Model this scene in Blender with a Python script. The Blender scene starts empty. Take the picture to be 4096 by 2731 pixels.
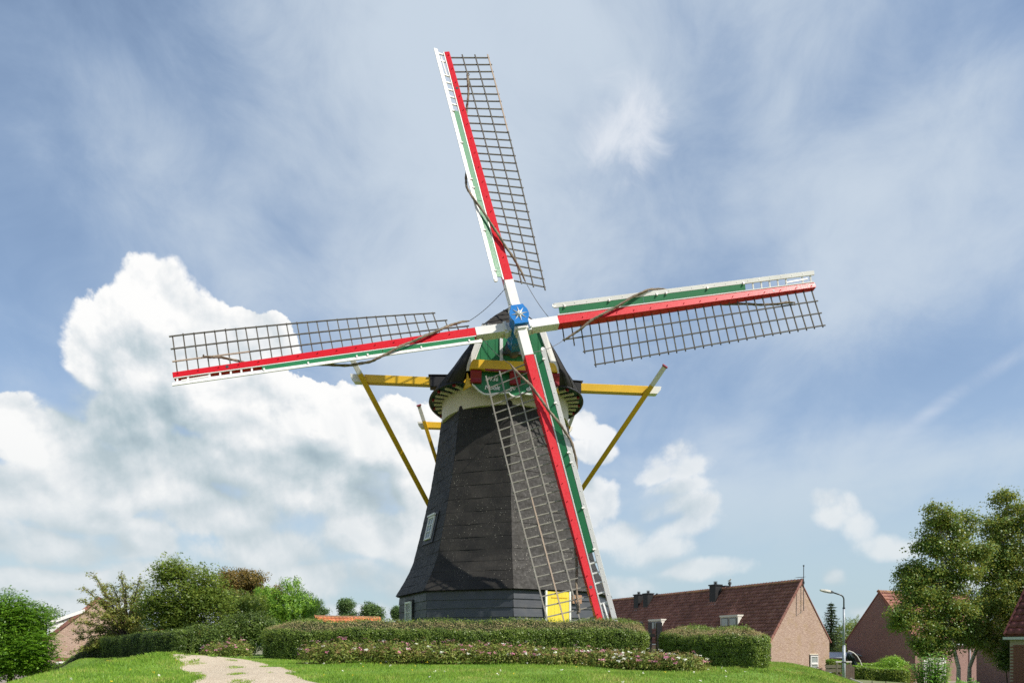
import bpy, bmesh, math, random
import numpy as np
from mathutils import Vector, Matrix

# ---------------------------------------------------------------- camera
scn = bpy.context.scene
EYE = 1.6
cam_d = bpy.data.cameras.new("camera")
cam_d.lens = 24.0; cam_d.sensor_width = 36.0; cam_d.sensor_fit = 'HORIZONTAL'
cam_d.shift_y = (2582 - 1365.5) / 4096          # level view camera with a rising front
cam_d.clip_start = 0.1; cam_d.clip_end = 3000
cam = bpy.data.objects.new("camera", cam_d)
scn.collection.objects.link(cam)
cam.location = (0, 0, EYE); cam.rotation_euler = (math.radians(90), 0, 0)
scn.camera = cam

# ---------------------------------------------------------------- light
SUN_AZ = math.radians(60)      # right of straight behind the camera
SUN_EL = math.radians(46)
sun_dir = Vector((math.sin(SUN_AZ) * math.cos(SUN_EL), -math.cos(SUN_AZ) * math.cos(SUN_EL), math.sin(SUN_EL)))
sd = bpy.data.lights.new("sun", 'SUN'); sd.energy = 5.0; sd.angle = math.radians(0.53); sd.color = (1.0, 0.945, 0.86)
sun = bpy.data.objects.new("sun", sd); scn.collection.objects.link(sun)
sun.rotation_euler = sun_dir.to_track_quat('Z', 'Y').to_euler(); sun.location = (30, -20, 40)

vs = scn.view_settings
scn.display_settings.display_device = 'sRGB'
vs.view_transform = 'Standard'; vs.look = 'None'; vs.exposure = 0.30; vs.gamma = 1.0; vs.use_curve_mapping = False
cy = scn.cycles
cy.use_denoising = False
cy.max_bounces = 6; cy.diffuse_bounces = 3; cy.glossy_bounces = 3; cy.transmission_bounces = 4; cy.transparent_max_bounces = 6
cy.sample_clamp_indirect = 6.0
cy.use_adaptive_sampling = True; cy.adaptive_threshold = 0.01

# ---------------------------------------------------------------- node helpers
class G:
    """tiny helper round a node tree"""
    def __init__(s, nt): s.nt = nt
    def n(s, t, **kw):
        nd = s.nt.nodes.new(t)
        for k, v in kw.items(): setattr(nd, k, v)
        return nd
    def put(s, sock, v):
        if isinstance(v, bpy.types.NodeSocket): s.nt.links.new(v, sock)
        elif v is not None: sock.default_value = v
    def m(s, op, a, b=None, c=None, clamp=False):
        nd = s.n('ShaderNodeMath', operation=op, use_clamp=clamp)
        s.put(nd.inputs[0], a); s.put(nd.inputs[1], b); s.put(nd.inputs[2], c)
        return nd.outputs[0]
    def v(s, op, a, b=None, scale=None):
        nd = s.n('ShaderNodeVectorMath', operation=op)
        s.put(nd.inputs[0], a); s.put(nd.inputs[1], b)
        if scale is not None: s.put(nd.inputs['Scale'], scale)
        return nd.outputs['Value'] if op in ('LENGTH', 'DOT_PRODUCT', 'DISTANCE') else nd.outputs[0]
    def ss(s, x, lo, hi, a=0.0, b=1.0):
        nd = s.n('ShaderNodeMapRange', interpolation_type='SMOOTHSTEP')
        s.put(nd.inputs[0], x); s.put(nd.inputs[1], lo); s.put(nd.inputs[2], hi); s.put(nd.inputs[3], a); s.put(nd.inputs[4], b)
        return nd.outputs[0]
    def lin(s, x, lo, hi, a=0.0, b=1.0):
        nd = s.n('ShaderNodeMapRange', clamp=True)
        s.put(nd.inputs[0], x); s.put(nd.inputs[1], lo); s.put(nd.inputs[2], hi); s.put(nd.inputs[3], a); s.put(nd.inputs[4], b)
        return nd.outputs[0]
    def comb(s, x, y, z=0.0):
        nd = s.n('ShaderNodeCombineXYZ'); s.put(nd.inputs[0], x); s.put(nd.inputs[1], y); s.put(nd.inputs[2], z)
        return nd.outputs[0]
    def noise(s, vec, scale, detail=4, rough=0.5, dist=0.0, dim='3D', out=0):
        nd = s.n('ShaderNodeTexNoise', noise_dimensions=dim)
        s.put(nd.inputs['Vector'], vec); s.put(nd.inputs['Scale'], scale); s.put(nd.inputs['Detail'], detail)
        s.put(nd.inputs['Roughness'], rough); s.put(nd.inputs['Distortion'], dist)
        return nd.outputs[out]
    def ramp(s, x, stops, interp='LINEAR'):
        nd = s.n('ShaderNodeValToRGB'); cr = nd.color_ramp; cr.interpolation = interp
        while len(cr.elements) < len(stops): cr.elements.new(0.5)
        for e, (p, c) in zip(cr.elements, stops):
            e.position = p; e.color = (*c[:3], 1)
        s.put(nd.inputs[0], x); return nd.outputs[0]
    def mixc(s, f, a, b, blend='MIX'):
        nd = s.n('ShaderNodeMix', data_type='RGBA', blend_type=blend)
        s.put(nd.inputs[0], f)
        for k, v in ((6, a), (7, b)):
            if isinstance(v, (tuple, list)): v = (*v[:3], 1)
            s.put(nd.inputs[k], v)
        return nd.outputs[2]

# ---------------------------------------------------------------- sky
world = bpy.data.worlds.new("World"); scn.world = world; world.use_nodes = True
def px(u, v):
    az = math.atan((u - 2048) / 2731); return az, math.atan((2582 - v) / 2731 * math.cos(az))
# cumulus seen in this part of the sky: bearing, elevation, half width, half height (radians, computed from sightings)
CUM = []
for u, v, ru, rv in [
    (610, 1180, 150, 150), (455, 1260, 150, 130), (345, 1420, 130, 190), (520, 1480, 250, 250), (730, 1370, 240, 200), (1040, 1350, 150, 120),
    (900, 1600, 360, 240), (480, 1680, 260, 150), (1250, 1690, 300, 190), (1560, 1790, 230, 190), (760, 1850, 330, 130), (1180, 1920, 420, 150), (1650, 1960, 160, 140),
    (20, 1680, 150, 130), (170, 1760, 220, 150), (330, 1900, 210, 140), (490, 1860, 90, 90), (60, 1990, 300, 150), (440, 2010, 110, 90),
    (180, 2190, 420, 120), (560, 2150, 170, 120), (880, 2070, 400, 120), (1050, 2200, 400, 110), (1480, 2160, 260, 110), (1700, 2180, 220, 160), (300, 2080, 260, 90), (520, 1960, 230, 110), (700, 1990, 260, 100), (1330, 2040, 300, 110), (1050, 1790, 300, 150),
    (100, 2340, 400, 90), (640, 2320, 400, 90), (1260, 2320, 420, 90), (1750, 2350, 280, 90), (380, 2450, 500, 75), (1200, 2450, 560, 75),
    (2680, 1835, 115, 75), (2730, 1890, 125, 65), (2620, 1905, 90, 50), (2610, 1850, 60, 50), (2690, 2045, 150, 62), (2790, 2060, 90, 55), (2700, 1975, 130, 45), (2720, 2110, 140, 45),
    (2480, 2130, 150, 75), (2590, 2185, 180, 75), (2290, 1690, 85, 70), (2375, 1725, 75, 55), (2330, 1800, 130, 55), (2350, 2010, 130, 120), (2450, 2330, 220, 60), (2800, 2270, 220, 45),
    (3310, 2030, 80, 45), (3400, 2050, 70, 55), (3350, 2085, 110, 55), (3440, 2120, 90, 75), (3510, 2180, 120, 50), (3620, 2190, 90, 45), (3345, 2300, 60, 36), (3560, 2420, 240, 45), (3150, 2440, 260, 45), (3900, 2330, 220, 90)]:
    a0, e0 = px(u, v); a1, _ = px(u + ru, v); _, e1 = px(u, v - rv)
    CUM.append((a0, e0, a1 - a0, e1 - e0))

def cloud_shape():
    """soft masses: union of smooth mounds, E > 0 inside"""
    nt = bpy.data.node_groups.new("cloud_shape", 'ShaderNodeTree')
    nt.interface.new_socket("P", in_out='INPUT', socket_type='NodeSocketVector')
    nt.interface.new_socket("E", in_out='OUTPUT', socket_type='NodeSocketFloat')
    g = G(nt); gi = g.n('NodeGroupInput'); go = g.n('NodeGroupOutput')
    P = gi.outputs[0]; e = None
    for a, b, ra, rb in CUM:
        q = g.v('MULTIPLY_ADD', P, (1 / ra, 1 / rb, 0)); q.node.inputs[2].default_value = (-a / ra, -b / rb, 0)
        w = min(1.0, 0.5 + rb * 8.0)                         # small puffs are thinner than large ones
        x = g.m('MULTIPLY_ADD', g.v('DOT_PRODUCT', q, q), -w, w)
        e = x if e is None else g.m('SMOOTH_MAX', e, x, 0.3)
    # the same kind of fair-weather cumulus carries on outside this sector
    sx = g.n('ShaderNodeSeparateXYZ'); g.put(sx.inputs[0], P)
    gen = g.noise(g.v('MULTIPLY', P, (3.4, 6.0, 1)), 1.0, 2, 0.5)
    gen = g.m('MULTIPLY', g.m('SUBTRACT', gen, g.m('ADD', 0.5, g.ss(sx.outputs[1], 0.25, 0.75, 0.0, 0.3))), 3.0)
    out = g.ss(g.m('ABSOLUTE', sx.outputs[0]), 0.66, 0.85)
    e2 = g.m('MAXIMUM', e, g.m('SUBTRACT', gen, g.m('MULTIPLY', g.m('SUBTRACT', 1.0, out), 3.0)))
    g.put(go.inputs[0], g.m('MAXIMUM', e2, -1.5))
    return nt

def cloud_detail():
    nt = bpy.data.node_groups.new("cloud_detail", 'ShaderNodeTree')
    nt.interface.new_socket("P", in_out='INPUT', socket_type='NodeSocketVector')
    nt.interface.new_socket("N", in_out='OUTPUT', socket_type='NodeSocketFloat')
    g = G(nt); gi = g.n('NodeGroupInput'); go = g.n('NodeGroupOutput'); P = gi.outputs[0]
    vo = g.n('ShaderNodeTexVoronoi', voronoi_dimensions='2D', feature='F1', normalize=True)
    g.put(vo.inputs['Vector'], P); vo.inputs['Scale'].default_value = 22; vo.inputs['Detail'].default_value = 4.0
    vo.inputs['Roughness'].default_value = 0.55
    bill = g.m('SUBTRACT', 0.40, vo.outputs['Distance'])
    fb = g.m('SUBTRACT', g.noise(P, 30, 7, 0.62, dim='2D'), 0.5)
    fb2 = g.m('SUBTRACT', g.noise(P, 10, 3, 0.5, dim='2D'), 0.5)
    g.put(go.inputs[0], g.m('ADD', g.m('MULTIPLY', bill, 0.85), g.m('ADD', g.m('MULTIPLY', fb, 0.72), g.m('MULTIPLY', fb2, 0.85))))
    return nt

def build_world():
    nt = world.node_tree; nt.nodes.clear(); g = G(nt)
    out = g.n('ShaderNodeOutputWorld')
    sky = g.n('ShaderNodeTexSky', sky_type='NISHITA', sun_disc=False)
    sky.sun_elevation = SUN_EL; sky.sun_rotation = math.pi - SUN_AZ
    sky.altitude = 0; sky.air_density = 1.0; sky.dust_density = 0.6; sky.ozone_density = 1.1
    bg = g.n('ShaderNodeBackground'); bg.inputs[1].default_value = 0.112
    g.put(bg.inputs[0], sky.outputs[0])
    tc = g.n('ShaderNodeTexCoord'); sep = g.n('ShaderNodeSeparateXYZ')
    g.put(sep.inputs[0], g.v('NORMALIZE', tc.outputs['Generated']))
    az = g.m('ARCTAN2', sep.outputs[0], sep.outputs[1]); el = g.m('ARCSINE', sep.outputs[2])
    P = g.comb(az, el)
    warp = g.v('SCALE', g.v('SUBTRACT', g.noise(P, 5.0, 0, 0.5, dim='2D', out=1), (0.5, 0.5, 0.5)), scale=0.04)
    PW = g.v('ADD', P, warp)
    gs, gd = cloud_shape(), cloud_detail()
    def ev(grp, dx, dy):
        nd = g.n('ShaderNodeGroup'); nd.node_tree = grp
        g.put(nd.inputs[0], g.v('ADD', PW, (dx, dy, 0)) if (dx or dy) else PW)
        return nd.outputs[0]
    E0, E2 = ev(gs, 0, 0), ev(gs, 0.02, 0.065)
    N0, N1 = ev(gd, 0, 0), ev(gd, 0.004, 0.010)
    def heap(dx, dy):                                        # the large rounded heads
        vo = g.n('ShaderNodeTexVoronoi', voronoi_dimensions='2D', feature='SMOOTH_F1', normalize=True)
        g.put(vo.inputs['Vector'], g.v('ADD', PW, (dx, dy, 0))); vo.inputs['Scale'].default_value = 10.5; vo.inputs['Detail'].default_value = 1.0
        vo.inputs['Roughness'].default_value = 0.4; vo.inputs['Smoothness'].default_value = 0.25
        return g.m('SUBTRACT', 0.38, vo.outputs['Distance'])
    H0, H1 = heap(0, 0), heap(0.010, 0.024)
    D0 = g.m('ADD', E0, g.m('ADD', N0, g.m('MULTIPLY', H0, 0.75)))
    low = g.ss(el, 0.05, 0.34)                               # distant clouds near the horizon are veiled by air
    soft = g.m('ADD', 0.10, g.m('MULTIPLY', g.m('SUBTRACT', 1.0, low), 0.5))
    soft = g.m('ADD', soft, g.ss(g.noise(P, 6.0, 2, 0.5, dim='2D'), 0.45, 0.7, 0.0, 0.3))
    soft = g.m('ADD', soft, g.ss(g.m('SUBTRACT', E2, E0), 0.0, 0.6, 0.0, 0.7))     # ragged, thinning undersides
    side = g.ss(az, 0.02, 0.2)                               # thinner clouds on this side
    soft = g.m('ADD', soft, g.m('MULTIPLY', side, 0.30))
    alpha = g.m('MULTIPLY', g.ss(D0, 0.0, soft), g.m('MULTIPLY', g.lin(el, 0.0, 0.22, 0.82, 1.0), g.m('SUBTRACT', 1.0, g.m('MULTIPLY', side, 0.22))))
    # relief of the billows and the darker, flatter undersides
    rel = g.m('ADD', g.m('MULTIPLY', g.m('SUBTRACT', N1, N0), 0.5), g.m('MULTIPLY', g.m('SUBTRACT', H1, H0), 1.05))
    under = g.m('MULTIPLY', g.ss(E2, -0.1, 0.9), g.ss(g.m('SUBTRACT', E2, E0), -0.25, 0.5))
    rim = g.ss(g.m('SUBTRACT', E0, E2), 0.05, 0.7)           # sunlit tops
    lit = g.m('SUBTRACT', g.m('SUBTRACT', g.m('ADD', 0.80, g.m('MULTIPLY', rim, 0.17)), rel), g.m('MULTIPLY', under, 0.50), clamp=True)
    big = g.noise(P, 7.0, 5, 0.6, 0.4, dim='2D')
    lit = g.m('SUBTRACT', lit, g.m('MULTIPLY', g.ss(E0, 0.05, 0.7), g.ss(big, 0.40, 0.70, 0.0, 0.20)), clamp=True)
    ccol = g.ramp(lit, [(0.0, (0.30, 0.40, 0.46)), (0.3, (0.42, 0.52, 0.57)), (0.55, (0.58, 0.65, 0.69)), (0.78, (0.76, 0.79, 0.81)), (1.0, (0.93, 0.93, 0.92))])
    ccol = g.mixc(g.m('MULTIPLY', g.m('SUBTRACT', 1.0, low), 0.58), ccol, (0.65, 0.70, 0.72))
    # thin high veil: bands of cirrus on a level sheet, so they run together towards the horizon
    zz = g.m('ADD', g.m('MAXIMUM', sep.outputs[2], 0.0), 0.10)
    Q = g.comb(g.m('DIVIDE', sep.outputs[0], zz), g.m('DIVIDE', sep.outputs[1], zz))
    st = g.noise(g.v('MULTIPLY', Q, (1.0, 0.7, 1)), 0.95, 4, 0.5, 0.25, dim='2D')
    fine = g.noise(g.v('MULTIPLY', P, (6.0, 8.0, 1)), 1.0, 7, 0.62, 0.3, dim='2D')
    st2 = g.noise(g.v('MULTIPLY', P, (1.6, 2.2, 1)), 1.7, 3, 0.5, 0.3, dim='2D')
    vx = g.m('MULTIPLY', g.m('POWER', g.m('ABSOLUTE', g.m('SUBTRACT', az, 0.10)), 1.6), -0.75)    # the veil is thickest ahead
    veil = g.m('ADD', g.m('ADD', g.m('MULTIPLY', g.m('SUBTRACT', st, 0.5), 0.7), g.m('MULTIPLY', g.m('SUBTRACT', st2, 0.5), 0.6)), g.m('MULTIPLY', g.m('SUBTRACT', fine, 0.5), 0.45))
    veil = g.m('ADD', g.m('ADD', veil, vx), 0.86)
    veil = g.m('MULTIPLY', g.ss(veil, 0.0, 1.0), 0.92)
    veil = g.m('MAXIMUM', veil, g.ss(el, 0.55, 0.0, 0.0, 0.88))
    vcol = g.mixc(g.ss(el, 0.30, 0.02), g.mixc(g.ss(veil, 0.35, 0.92), (0.38, 0.51, 0.70), (0.575, 0.66, 0.755)), (0.43, 0.565, 0.64))
    bgv = g.n('ShaderNodeBackground'); g.put(bgv.inputs[0], vcol)
    # one thin torn cloud high up, and a faint trail
    a0, e0 = px(2490, 590); w = g.noise(P, 11, 6, 0.6, 0.6, dim='2D')
    td = g.v('LENGTH', g.v('MULTIPLY', g.v('SUBTRACT', P, (a0, e0, 0)), (1 / 0.085, 1 / 0.065, 0)))
    thin = g.m('MULTIPLY', g.ss(g.m('SUBTRACT', g.m('MULTIPLY', w, 1.9), td), 0.0, 0.9), 0.72)
    (a1, e1), (a2, e2) = px(3560, 1850), px(4096, 1440)
    dx, dy = a2 - a1, e2 - e1; L = math.hypot(dx, dy); dx /= L; dy /= L
    rx = g.v('DOT_PRODUCT', g.v('SUBTRACT', P, (a1, e1, 0)), (dx, dy, 0)); ry = g.v('DOT_PRODUCT', g.v('SUBTRACT', PW, (a1, e1, 0)), (-dy, dx, 0))
    trail = g.m('MULTIPLY', g.ss(g.m('ABSOLUTE', ry), 0.014, 0.0), g.m('MULTIPLY', g.ss(rx, 0.0, 0.06), g.ss(w, 0.3, 0.7, 0.05, 0.34)))
    thin = g.m('MAXIMUM', thin, trail)
    bgt = g.n('ShaderNodeBackground'); bgt.inputs[0].default_value = (0.78, 0.81, 0.86, 1)
    bgc = g.n('ShaderNodeBackground'); g.put(bgc.inputs[0], ccol)
    for b_ in (bgv, bgt, bgc): b_.inputs[1].default_value = 0.87
    m1 = g.n('ShaderNodeMixShader'); g.put(m1.inputs[0], veil); nt.links.new(bg.outputs[0], m1.inputs[1]); nt.links.new(bgv.outputs[0], m1.inputs[2])
    m2 = g.n('ShaderNodeMixShader'); g.put(m2.inputs[0], thin); nt.links.new(m1.outputs[0], m2.inputs[1]); nt.links.new(bgt.outputs[0], m2.inputs[2])
    m3 = g.n('ShaderNodeMixShader'); g.put(m3.inputs[0], alpha); nt.links.new(m2.outputs[0], m3.inputs[1]); nt.links.new(bgc.outputs[0], m3.inputs[2])
    nt.links.new(m3.outputs[0], out.inputs[0])
    world.cycles.sampling_method = 'MANUAL'; world.cycles.sample_map_resolution = 512
build_world()

# ---------------------------------------------------------------- materials
def material(name):
    m = bpy.data.materials.new(name); m.use_nodes = True
    nt = m.node_tree; nt.nodes.clear(); g = G(nt)
    o = g.n('ShaderNodeOutputMaterial'); b = g.n('ShaderNodeBsdfPrincipled')
    nt.links.new(b.outputs[0], o.inputs[0])
    return m, g, b, o
def uvn(g): return g.n('ShaderNodeUVMap').outputs[0]
def objc(g): return g.n('ShaderNodeTexCoord').outputs['Object']
def bump(g, b, h, dist=0.01, strength=0.5):
    nd = g.n('ShaderNodeBump'); nd.inputs['Distance'].default_value = dist; nd.inputs['Strength'].default_value = strength
    g.put(nd.inputs['Height'], h); g.nt.links.new(nd.outputs[0], b.inputs['Normal'])

def paint(name, col, rough=0.45, dirt=0.25, dirtcol=(0.10, 0.09, 0.07), spec=0.35):
    """oil paint on wood: faint grain, weather streaks and small chips"""
    m, g, b, o = material(name); P = objc(g); U = uvn(g)
    n1 = g.noise(P, 1.7, 5, 0.6); n2 = g.noise(P, 23, 4, 0.6)
    c = g.mixc(g.ss(n1, 0.35, 0.75, 0.0, 0.5), col, tuple(x * 0.80 for x in col))
    c = g.mixc(g.m('MULTIPLY', g.ss(n2, 0.60, 0.78), g.ss(n1, 0.42, 0.6, 0.2, dirt * 2.0)), c, dirtcol)
    g.put(b.inputs['Base Color'], c); b.inputs['Specular IOR Level'].default_value = spec
    g.put(b.inputs['Roughness'], g.lin(n2, 0.3, 0.7, rough - 0.1, rough + 0.15))
    gr = g.noise(g.v('MULTIPLY', U, (2.0, 30.0, 1)), 2.0, 3, 0.5)
    bump(g, b, g.m('ADD', gr, g.m('MULTIPLY', n2, 0.6)), 0.003, 0.35)
    return m

M = {}
M['red'] = paint('red_paint', (0.56, 0.008, 0.016), 0.38, 0.18)
M['white'] = paint('white_paint', (0.72, 0.71, 0.675), 0.42, 0.22, (0.28, 0.25, 0.19))
M['cream'] = paint('cream_paint', (0.62, 0.56, 0.43), 0.5, 0.18, (0.25, 0.2, 0.12))
M['green'] = paint('green_paint', (0.020, 0.165, 0.060), 0.42, 0.18)
M['yellow'] = paint('yellow_paint', (0.70, 0.425, 0.022), 0.42, 0.25)
M['lemon'] = paint('lemon_paint', (0.74, 0.59, 0.06), 0.45, 0.05)
M['orange'] = paint('orange_paint', (0.70, 0.33, 0.02), 0.45, 0.1)
M['blue'] = paint('blue_paint', (0.010, 0.17, 0.50), 0.30, 0.10, spec=0.5)
M['dkred'] = paint('oxblood_paint', (0.23, 0.012, 0.014), 0.35, 0.12)
M['teal'] = paint('dark_teal_paint', (0.012, 0.05, 0.06), 0.6, 0.1)
M['steel'] = paint('galvanised_steel', (0.36, 0.40, 0.44), 0.4, 0.12, spec=0.6)
M['darksteel'] = paint('dark_steel', (0.06, 0.065, 0.07), 0.4, 0.1, spec=0.5)
M['black'] = paint('black_tar_paint', (0.016, 0.016, 0.017), 0.5, 0.05, (0.07, 0.07, 0.06))
M['brownboard'] = paint('brown_board', (0.36, 0.21, 0.13), 0.6, 0.1)
M['zinc'] = paint('zinc_flashing', (0.50, 0.53, 0.56), 0.4, 0.2, spec=0.6)
M['offwhite'] = paint('stained_white', (0.66, 0.63, 0.56), 0.6, 0.45, (0.20, 0.19, 0.14))
M['copper'] = paint('dark_bronze', (0.10, 0.08, 0.06), 0.4, 0.1)

def wood(name, c1, c2, lichen=None, scale=3.0):
    m, g, b, o = material(name); U = uvn(g); P = objc(g)
    gr = g.noise(g.v('MULTIPLY', U, (1.2, 26.0, 1)), scale, 5, 0.65)
    isl = g.n('ShaderNodeObjectInfo').outputs['Random']
    c = g.mixc(g.ss(gr, 0.3, 0.7), c1, c2)
    c = g.mixc(g.m('MULTIPLY', isl, 0.35), c, tuple(x * 0.55 for x in c1))
    if lichen: c = g.mixc(g.ss(g.noise(P, 6.0, 5, 0.7), 0.52, 0.68, 0.0, 0.8), c, lichen)
    g.put(b.inputs['Base Color'], c); b.inputs['Roughness'].default_value = 0.85
    bump(g, b, gr, 0.006, 0.6); return m
M['greywood'] = wood('weathered_lattice_wood', (0.135, 0.122, 0.10), (0.045, 0.041, 0.035), (0.15, 0.155, 0.12))
M['silverwood'] = wood('silvered_lattice_wood', (0.36, 0.335, 0.285), (0.15, 0.14, 0.12), (0.32, 0.31, 0.26))
M['newwood'] = wood('fresh_lattice_wood', (0.46, 0.36, 0.27), (0.32, 0.24, 0.18))
M['fencewood'] = wood('fence_wood', (0.17, 0.12, 0.085), (0.07, 0.05, 0.04), (0.16, 0.17, 0.12))
M['oldplank'] = wood('mossy_plank', (0.22, 0.20, 0.13), (0.11, 0.10, 0.07), (0.16, 0.19, 0.08))

def felt():
    """tarred roofing felt: sand-grey bloom, creases, pale lichen specks and runs"""
    m, g, b, o = material('tarred_felt'); P = objc(g); U = uvn(g)
    isl = g.n('ShaderNodeObjectInfo').outputs['Random']
    n1 = g.noise(P, 1.1, 5, 0.6); n2 = g.noise(P, 55, 3, 0.7); n3 = g.noise(P, 9, 5, 0.65)
    c = g.mixc(g.ss(n1, 0.35, 0.7), (0.019, 0.018, 0.0165), (0.037, 0.034, 0.0295))
    c = g.mixc(g.m('MULTIPLY', isl, 0.35), c, (0.033, 0.030, 0.026))
    run = g.noise(g.v('MULTIPLY', U, (9.0, 0.5, 1)), 1.6, 4, 0.6)
    c = g.mixc(g.ss(run, 0.55, 0.75, 0.0, 0.45), c, (0.062, 0.057, 0.048))
    vo = g.n('ShaderNodeTexVoronoi'); g.put(vo.inputs['Vector'], P); vo.inputs['Scale'].default_value = 13
    sp = g.m('MULTIPLY', g.ss(vo.outputs['Distance'], 0.17, 0.05), g.ss(g.noise(P, 0.85, 4, 0.6), 0.47, 0.60))
    vo2 = g.n('ShaderNodeTexVoronoi'); g.put(vo2.inputs['Vector'], g.v('MULTIPLY', P, (1, 1, 0.45))); vo2.inputs['Scale'].default_value = 38
    sp2 = g.m('MULTIPLY', g.ss(vo2.outputs['Distance'], 0.22, 0.1), g.ss(n3, 0.50, 0.64))
    c = g.mixc(g.m('MULTIPLY', sp2, 0.55), c, (0.30, 0.28, 0.22)); c = g.mixc(g.m('MULTIPLY', sp, 0.9), c, (0.50, 0.48, 0.40))
    g.put(b.inputs['Base Color'], c); g.put(b.inputs['Roughness'], g.lin(n3, 0.3, 0.7, 0.5, 0.78)); b.inputs['Specular IOR Level'].default_value = 0.22
    cr = g.noise(g.v('MULTIPLY', U, (0.8, 1.9, 1)), 1.4, 3, 0.5, 0.5)
    bump(g, b, g.m('ADD', g.m('MULTIPLY', cr, 2.5), g.m('ADD', g.m('MULTIPLY', n2, 0.5), n3)), 0.012, 0.45)
    return m
M['felt'] = felt()

def boards():
    m, g, b, o = material('dark_weatherboard'); P = objc(g); U = uvn(g)
    isl = g.n('ShaderNodeObjectInfo').outputs['Random']
    gr = g.noise(g.v('MULTIPLY', U, (1.0, 24.0, 1)), 2.2, 5, 0.65); n1 = g.noise(P, 2.5, 5, 0.6)
    c = g.mixc(g.ss(gr, 0.35, 0.7), (0.033, 0.039, 0.050), (0.056, 0.064, 0.078))
    c = g.mixc(g.ss(n1, 0.5, 0.75, 0.0, 0.6), c, (0.085, 0.082, 0.078)); c = g.mixc(g.m('MULTIPLY', isl, 0.4), c, (0.040, 0.040, 0.044))
    g.put(b.inputs['Base Color'], c); g.put(b.inputs['Roughness'], g.lin(n1, 0.3, 0.7, 0.38, 0.6)); bump(g, b, gr, 0.004, 0.5); return m
M['board'] = boards()

def brick_mat(name, cols, mortar, scale=1.0, moss=0.0):
    """stretcher-bond brickwork in metres on the wall's own plane"""
    m, g, b, o = material(name); U = uvn(g); P = objc(g)
    bt = g.n('ShaderNodeTexBrick'); bt.offset = 0.5; g.put(bt.inputs['Vector'], U)
    bt.inputs['Scale'].default_value = 1.0; bt.inputs['Brick Width'].default_value = 0.22; bt.inputs['Row Height'].default_value = 0.0625
    bt.inputs['Mortar Size'].default_value = 0.007; bt.inputs['Mortar Smooth'].default_value = 0.3; bt.inputs['Bias'].default_value = 0.0
    bt.inputs['Color1'].default_value = (*cols[0], 1); bt.inputs['Color2'].default_value = (*cols[1], 1); bt.inputs['Mortar'].default_value = (*mortar, 1)
    n1 = g.noise(P, 0.5, 4, 0.6); n2 = g.noise(g.v('MULTIPLY', U, (4.5, 16, 1)), 1.0, 2, 0.5)
    c = g.mixc(g.ss(n2, 0.42, 0.75, 0.0, 0.55), bt.outputs[0], cols[2]); c = g.mixc(g.ss(n1, 0.4, 0.7, 0.0, 0.3), c, cols[3])
    if moss: c = g.mixc(g.m('MULTIPLY', g.ss(g.noise(P, 1.4, 5, 0.65), 0.5, 0.66), moss), c, (0.30, 0.20, 0.05))
    g.put(b.inputs['Base Color'], c); b.inputs['Roughness'].default_value = 0.9
    bump(g, b, g.m('ADD', g.m('MULTIPLY', bt.outputs['Fac'], -1.0), g.m('MULTIPLY', g.noise(P, 60, 3, 0.6), 0.3)), 0.012, 0.7); return m
M['brick'] = brick_mat('buff_brick', ((0.36, 0.235, 0.175), (0.45, 0.315, 0.24), (0.62, 0.49, 0.385), (0.30, 0.20, 0.15)), (0.27, 0.215, 0.17), moss=0.25)
M['brick2'] = brick_mat('brown_brick', ((0.20, 0.105, 0.085), (0.25, 0.14, 0.115), (0.32, 0.20, 0.165), (0.17, 0.095, 0.08)), (0.40, 0.32, 0.27))
M['brickbody'] = paint('brick_body', (0.20, 0.085, 0.07), 0.9, 0.4, (0.30, 0.18, 0.14), spec=0.1)
M['mortar'] = paint('mortar', (0.36, 0.30, 0.26), 0.95, 0.2, spec=0.1)

def tile_mat(name, c1, c2, c3, lichen, amt):
    m, g, b, o = material(name); P = objc(g)
    W = g.n('ShaderNodeNewGeometry'); isl = W.outputs['Random Per Island']; orr = g.n('ShaderNodeObjectInfo').outputs['Random']
    r = g.m('FRACT', g.m('ADD', isl, orr)); pos = W.outputs['Position']
    c = g.ramp(r, [(0.0, c1), (0.5, c2), (1.0, c3)])
    c = g.mixc(g.ss(g.noise(pos, 0.7, 5, 0.65), 0.42, 0.7, 0.0, 0.65), c, tuple(x * 0.5 for x in c1))
    c = g.mixc(g.m('MULTIPLY', g.ss(g.noise(pos, 3.1, 6, 0.7), 0.52, 0.70), amt), c, lichen)
    g.put(b.inputs['Base Color'], c); g.put(b.inputs['Roughness'], 0.75); bump(g, b, g.noise(pos, 60, 4, 0.6), 0.006, 0.5); return m
M['tile'] = tile_mat('brown_red_tile', (0.20, 0.082, 0.06), (0.25, 0.105, 0.078), (0.31, 0.145, 0.11), (0.24, 0.13, 0.05), 0.35)
M['tile2'] = tile_mat('red_tile', (0.30, 0.115, 0.08), (0.34, 0.145, 0.10), (0.27, 0.10, 0.075), (0.48, 0.26, 0.04), 0.45)
M['tile3'] = tile_mat('wine_tile', (0.16, 0.045, 0.042), (0.19, 0.055, 0.05), (0.145, 0.042, 0.04), (0.20, 0.10, 0.08), 0.3)
M['tileo'] = tile_mat('orange_tile', (0.55, 0.16, 0.055), (0.60, 0.20, 0.08), (0.48, 0.13, 0.05), (0.62, 0.34, 0.06), 0.5)
M['ridge'] = tile_mat('lichen_ridge_tile', (0.26, 0.13, 0.05), (0.20, 0.085, 0.045), (0.30, 0.17, 0.05), (0.36, 0.24, 0.05), 0.7)

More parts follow.
